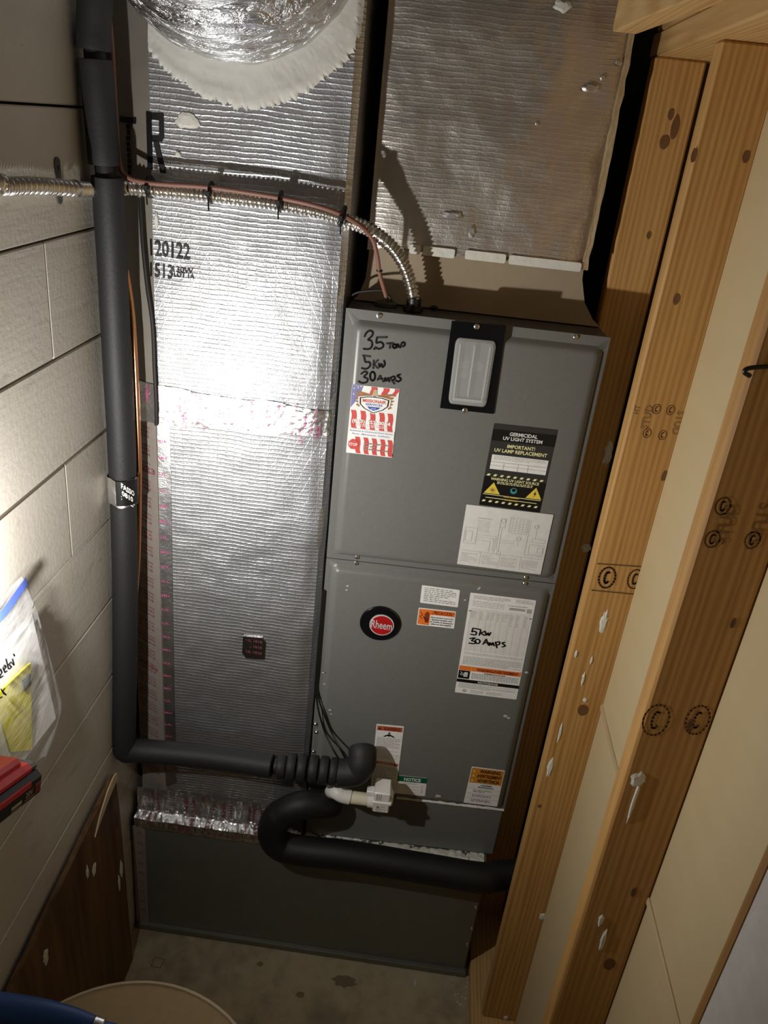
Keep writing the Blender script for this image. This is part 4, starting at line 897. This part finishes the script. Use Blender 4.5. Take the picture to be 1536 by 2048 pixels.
m = MB(); m.tube(crv([ac(664, 1583, -.040), ac(666, 1581, -.066), ac(674, 1584, VV + .004), ac(684, 1590, VV), ac(700, 1594, VV)], 6), .0195, 16); obj('pipe_elbow', m, 'pvc_white', fs)
m = MB(); m.tube([ac(699, 1594, VV), ac(745, 1600, VV)], .0165, 16); obj('pipe_stub', m, 'pvc_cream', fs)
m = MB(); m.tube([ac(736, 1599, VV), ac(752, 1601, VV)], .0195, 16); obj('pipe_collar', m, 'pvc_white', fs)
uS, zS = cat(764, 1592, VV)
m = MB(); m.bbox((uS - .021, VV - .024, zS - .034), (uS + .021, VV + .03, zS + .032), .003, cab); bx = obj('switch_box', m, 'pvc_white', fs)
m = MB(); m.bbox((uS - .0235, VV - .0265, zS - .006), (uS + .026, VV + .031, zS + .004), .002, cab); m.bbox((uS + .020, VV - .012, zS - .016), (uS + .029, VV + .014, zS + .012), .002, cab); obj('box_rib', m, 'pvc_white', fs)
m = MB(); m.bbox((uS - .040, VV - .010, zS + .004), (uS - .020, VV + .012, zS + .020), .002, cab); obj('box_lug', m, 'pvc_white', fs)
m = MB(); f1 = lambda x, y: cab(uS + x, VV - .0246, zS - y); fineprint(m, -.012, .020, .014, .030, 3, f1, .4, 5); disc(m, -.008, .015, .004, f1, 12); fineprint(m, .0, .010, .012, .018, 3, f1, .4, 6)
for k in range(3): rect(m, -.014 + .005 * k, -.030, -.0125 + .005 * k, -.009, f1)
obj('print', m, 'ink_grey', bx, kind='stuff')

# ================================================================== bag of papers on the left wall
BX = XW + .004
bg = thing('plastic_bag', (BX, -.55, 1.10), 0, 'clear zip bag of papers hanging on the plank wall at the left edge', 'bag')
edge = [(0, -.466, 1.494), (.12, -.452, 1.45), (.3, -.437, 1.38), (.5, -.424, 1.31), (.75, -.405, 1.20), (.86, -.402, 1.165), (.93, -.435, 1.135), (1, -.485, 1.108)]
def ed(t):
    for a, c in zip(edge[:-1], edge[1:]):
        if t <= c[0]: f = (t - a[0]) / (c[0] - a[0]); return a[1] + (c[1] - a[1]) * f, a[2] + (c[2] - a[2]) * f
    return edge[-1][1:]
def bagp(s, t, side):
    yr, zr = ed(t); yl_ = -.76; y = yl_ + (yr - yl_) * s; z = zr + (1 - s) * (-.03 + .05 * t)
    bul = (.012 + .044 * min(1, t * 2.2) * (1 - .55 * max(0, t - .8) / .2)); mid = .018 + .014 * t
    e = math.sin(math.pi * min(1, max(0, .06 + s * .94 if s < .5 else s))) ** .5 if s < .999 else 0
    return Vector((BX + mid + side * bul * .55 * e + .003 * vn(s * 9, t * 8 + side), y, z + .004 * vn(s * 7, t * 5)))
for side, nm in ((1, 'film'), (-1, 'film')):
    m = MB(); m.grid(lambda s, t: bagp(s, t, side), 26, 30); obj(nm, m, 'bag_film', bg)
m = MB(); m.grid(lambda s, t: bagp(s, .0 + .045 * t, 1) + Vector((.002, 0, 0)), 26, 2); obj('zip_strip', m, 'zip_blue', bg)
m = MB(); m.grid(lambda s, t: bagp(s, .17 + .012 * t, 1) + Vector((.0016, 0, 0)), 26, 1); obj('zip_track', m, 'paper', bg)
m = MB()
hwb = lambda px, py: at(px, py, 'x', BX + .062)
def bstroke(pts, wd=.0028):
    for a, c in zip(pts[:-1], pts[1:]): m.tube([hwb(*a), hwb(*c)], wd / 2, 5)
for st in ([(0, 1352), (4, 1345), (1, 1338), (-3, 1344), (0, 1356), (6, 1352)], [(8, 1340), (12, 1334), (9, 1330), (6, 1336), (10, 1345), (14, 1342)], [(12, 1318), (17, 1338)], [(19, 1338), (23, 1334), (18, 1329), (22, 1324)], [(25, 1318), (28, 1330), (24, 1326)], [(27, 1308), (29, 1312)], [(2, 1378), (8, 1388)], [(9, 1376), (5, 1383), (12, 1390)], [(0, 1396), (4, 1394)]): bstroke(st)
obj('handwriting', m, 'ink', bg, kind='stuff')
for i in range(3):
    m = MB(); x0 = BX + .014 + .007 * i
    m.grid(lambda s, t: Vector((x0 + .003 * vn(s * 3, t * 3 + i) + .006 * s, -.75 + (ed(.22 + .62 * t)[0] - .012 - .010 * i + .75) * s, ed(.22 + .62 * t)[1] - .008 * i + (1 - s) * .01)), 10, 12)
    obj('paper_sheet', m, 'paper', loc=(x0, -.6, 1.16), label=('white paper sheet at the back of the zip bag', 'white paper sheet in the middle of the zip bag', 'white paper sheet at the front of the zip bag')[i], cat_='paper', group='papers in the zip bag')
yb = thing('yellow_booklet', (BX + .03, -.56, 1.10), 0, 'bright yellow booklet inside the zip bag', 'booklet')
cq = [at(0, 1384, 'x', BX + .047), at(62, 1326, 'x', BX + .045), at(64, 1500, 'x', BX + .035), at(26, 1504, 'x', BX + .038)]
cq[0] = cq[0] + (cq[0] - cq[1]) * .15; cq[3] = cq[3] + (cq[3] - cq[2]) * .1
m = MB(); m.loops([[p + Vector((d, 0, 0)) for p in cq] for d in (-.004, 0)]); bk = obj('cover', m, 'booklet_yellow', yb)
m = MB(); pq = [at(42, 1362, 'x', BX + .0460), at(58, 1346, 'x', BX + .0452), at(61, 1368, 'x', BX + .0440), at(47, 1384, 'x', BX + .045)]; m.loops([[p + Vector((d, 0, 0)) for p in pq] for d in (0.0005, .0022)]); obj('cover_picture', m, 'tool_grey', bk)

# ================================================================== cordless work light (its battery shows at the left edge)
wlr = thing('work_light', (-.40, -.76, 1.245), 0, 'red and black cordless work light, battery foremost, at the left edge', 'work light')
def bt(x, y, z):                                   # battery frame: x across, y towards the end that shows, z out of its top
    return Vector((-.36 + x, -.656 + .91 * y + .41 * z, 1.255 - .41 * y + .91 * z))
m = MB(); m.bbox((-.078, -.150, -.046), (.0, .0, .0), .009, bt); bat = obj('battery', m, 'tool_black', wlr)
m = MB(); m.bbox((-.076, -.150, -.002), (-.006, -.028, .018), .007, bt); m.bbox((-.070, -.150, .010), (-.018, -.045, .030), .006, bt); obj('battery_saddle', m, 'tool_red', bat)
m = MB(); m.bbox((-.064, -.032, -.002), (-.010, -.004, .012), .005, bt); obj('release_latch', m, 'tool_grey', bat)
m = MB(); m.bbox((-.002, -.145, -.016), (.0012, -.045, -.006), .0008, bt); obj('red_stripe', m, 'tool_red', bat)
fS = lambda x, y: bt(.0008, -.110 + x, -.026 - y)
m = MB(); text(m, '20V', fS, .062, .003, .009, .024, .01); rect(m, .048, .0058, .080, .0068, fS); rect(m, .006, .000, .038, .005, fS); rect(m, .006, .0075, .038, .0085, fS); obj('battery_print', m, 'gold_print', bat, kind='stuff')
m = MB(); m.bbox((-.002, -.030, -.034), (.0012, -.010, -.018), .0008, bt); obj('charge_gauge', m, 'warning_red', bat)
m = MB(); m.bbox((-.070, -.235, -.040), (-.006, -.150, .030), .010, bt); obj('battery_mount', m, 'tool_black', wlr)
hb = LAMP_POS - LAMP_DIR * .040
m = MB(); m.tube(crv([bt(-.04, -.20, .02), bt(-.042, -.22, .07), hb + Vector((-.01, -.06, -.10)), hb + Vector((-.006, -.02, -.03)), hb], 6), .017, 12); obj('neck', m, 'tool_black', wlr)
sx = LAMP_DIR.cross(Vector((0, 0, 1))).normalized(); sz = sx.cross(LAMP_DIR).normalized()
def hd(x, y, z): return LAMP_POS + sx * x + LAMP_DIR * y + sz * z
m = MB(); m.bbox((-.030, -.050, -.030), (.030, -.008, .030), .006, hd); obj('lamp_head', m, 'tool_red', wlr)
m = MB(); m.box((-.034, -.012, .028), (.034, -.002, .032), hd); m.box((-.034, -.012, -.032), (.034, -.002, -.028), hd); m.box((-.034, -.012, -.032), (-.030, -.002, .032), hd); m.box((.030, -.012, -.032), (.034, -.002, .032), hd); obj('bezel', m, 'tool_black', wlr)
m = MB(); disc(m, 0, 0, .026, lambda x, y: hd(x, -.0075, y), 24); obj('led_lens', m, 'led_lens', wlr)
ld_ = bpy.data.lights.new('work_light_beam', 'AREA'); ld_.shape = 'DISK'; ld_.size = .028; ld_.energy = LAMP_POWER; ld_.color = (1.0, .98, .94)
lo = bpy.data.objects.new('work_light_beam', ld_); COL.objects.link(lo)
zc = -LAMP_DIR; xc = sx; yc = zc.cross(xc)
lo.parent = wlr; Mw = Matrix(((xc.x, yc.x, zc.x, LAMP_POS.x), (xc.y, yc.y, zc.y, LAMP_POS.y), (xc.z, yc.z, zc.z, LAMP_POS.z), (0, 0, 0, 1)))
lo.matrix_parent_inverse = Matrix.Translation(-Vector((-.40, -.76, 1.245))); lo.matrix_basis = Mw

hl_ = [at(1500, 752, 'y', SY[2] - .004), at(1489, 744, 'y', SY[2] - .006), at(1500, 736, 'y', SY[2] - .006), at(1550, 732, 'y', SY[2] - .004), at(1590, 728, 'y', SY[2] - .003)]
m = MB(); m.tube(crv(hl_, 8), .0028, 8); obj('wire_loop', m, 'wire_black', loc=hl_[1], label='black wire loop against the nearest dark stud', cat_='wire')
# ================================================================== drum and blue tool in the foreground
DZ = .75; DC = (-.174, -.912); DR = .256
dr = thing('round_drum', (DC[0], DC[1], 0), 0, 'tan round drum with a pale rim at the bottom edge', 'drum')
def ringz(r, z, n=64): return [Vector((DC[0] + r * math.cos(2 * math.pi * k / n), DC[1] + r * math.sin(2 * math.pi * k / n), z)) for k in range(n)]
m = MB(); m.loops([ringz(DR - .012, 0.001), ringz(DR - .006, .02), ringz(DR - .006, DZ - .03), ringz(DR - .004, DZ - .028)], True, False, True); obj('barrel', m, 'drum_tan', dr)
m = MB(); m.loops([ringz(DR - .004, DZ - .028), ringz(DR, DZ - .022), ringz(DR, DZ - .002), ringz(DR - .002, DZ), ringz(DR - .006, DZ), ringz(DR - .008, DZ - .003)], False, False, True); obj('rim', m, 'drum_rim', dr)
m = MB(); m.loops([ringz(DR - .008, DZ - .006), ringz(DR - .008, DZ - .003)], True, True); obj('lid', m, 'drum_tan', dr)
bt_ = thing('blue_handle', at(120, 2030, 'z', DZ + .02), 0, 'blue tool handle with a steel ferrule lying over the drum', 'tool')
hp = [at(-120, 2012, 'z', DZ + .040), at(-20, 2018, 'z', DZ + .034), at(70, 2026, 'z', DZ + .028), at(140, 2038, 'z', DZ + .022), at(186, 2050, 'z', DZ + .018)]
q = crv(hp, 8); m = MB(); m.tube(q, [.031 - .016 * (i / (len(q) - 1)) ** 1.3 for i in range(len(q))], 18); obj('grip', m, 'tool_blue', bt_)
d_ = (hp[-1] - hp[-2]).normalized(); m = MB(); m.tube([hp[-1] - d_ * .001, hp[-1] + d_ * .002, hp[-1] + d_ * .018, hp[-1] + d_ * .020], [.0125, .0155, .0145, .012], 16); obj('ferrule', m, 'steel', bt_)
m = MB(); m.tube([hp[-1] + d_ * .018, hp[-1] + d_ * .05], .011, 14); obj('shaft', m, 'tool_blue', bt_)
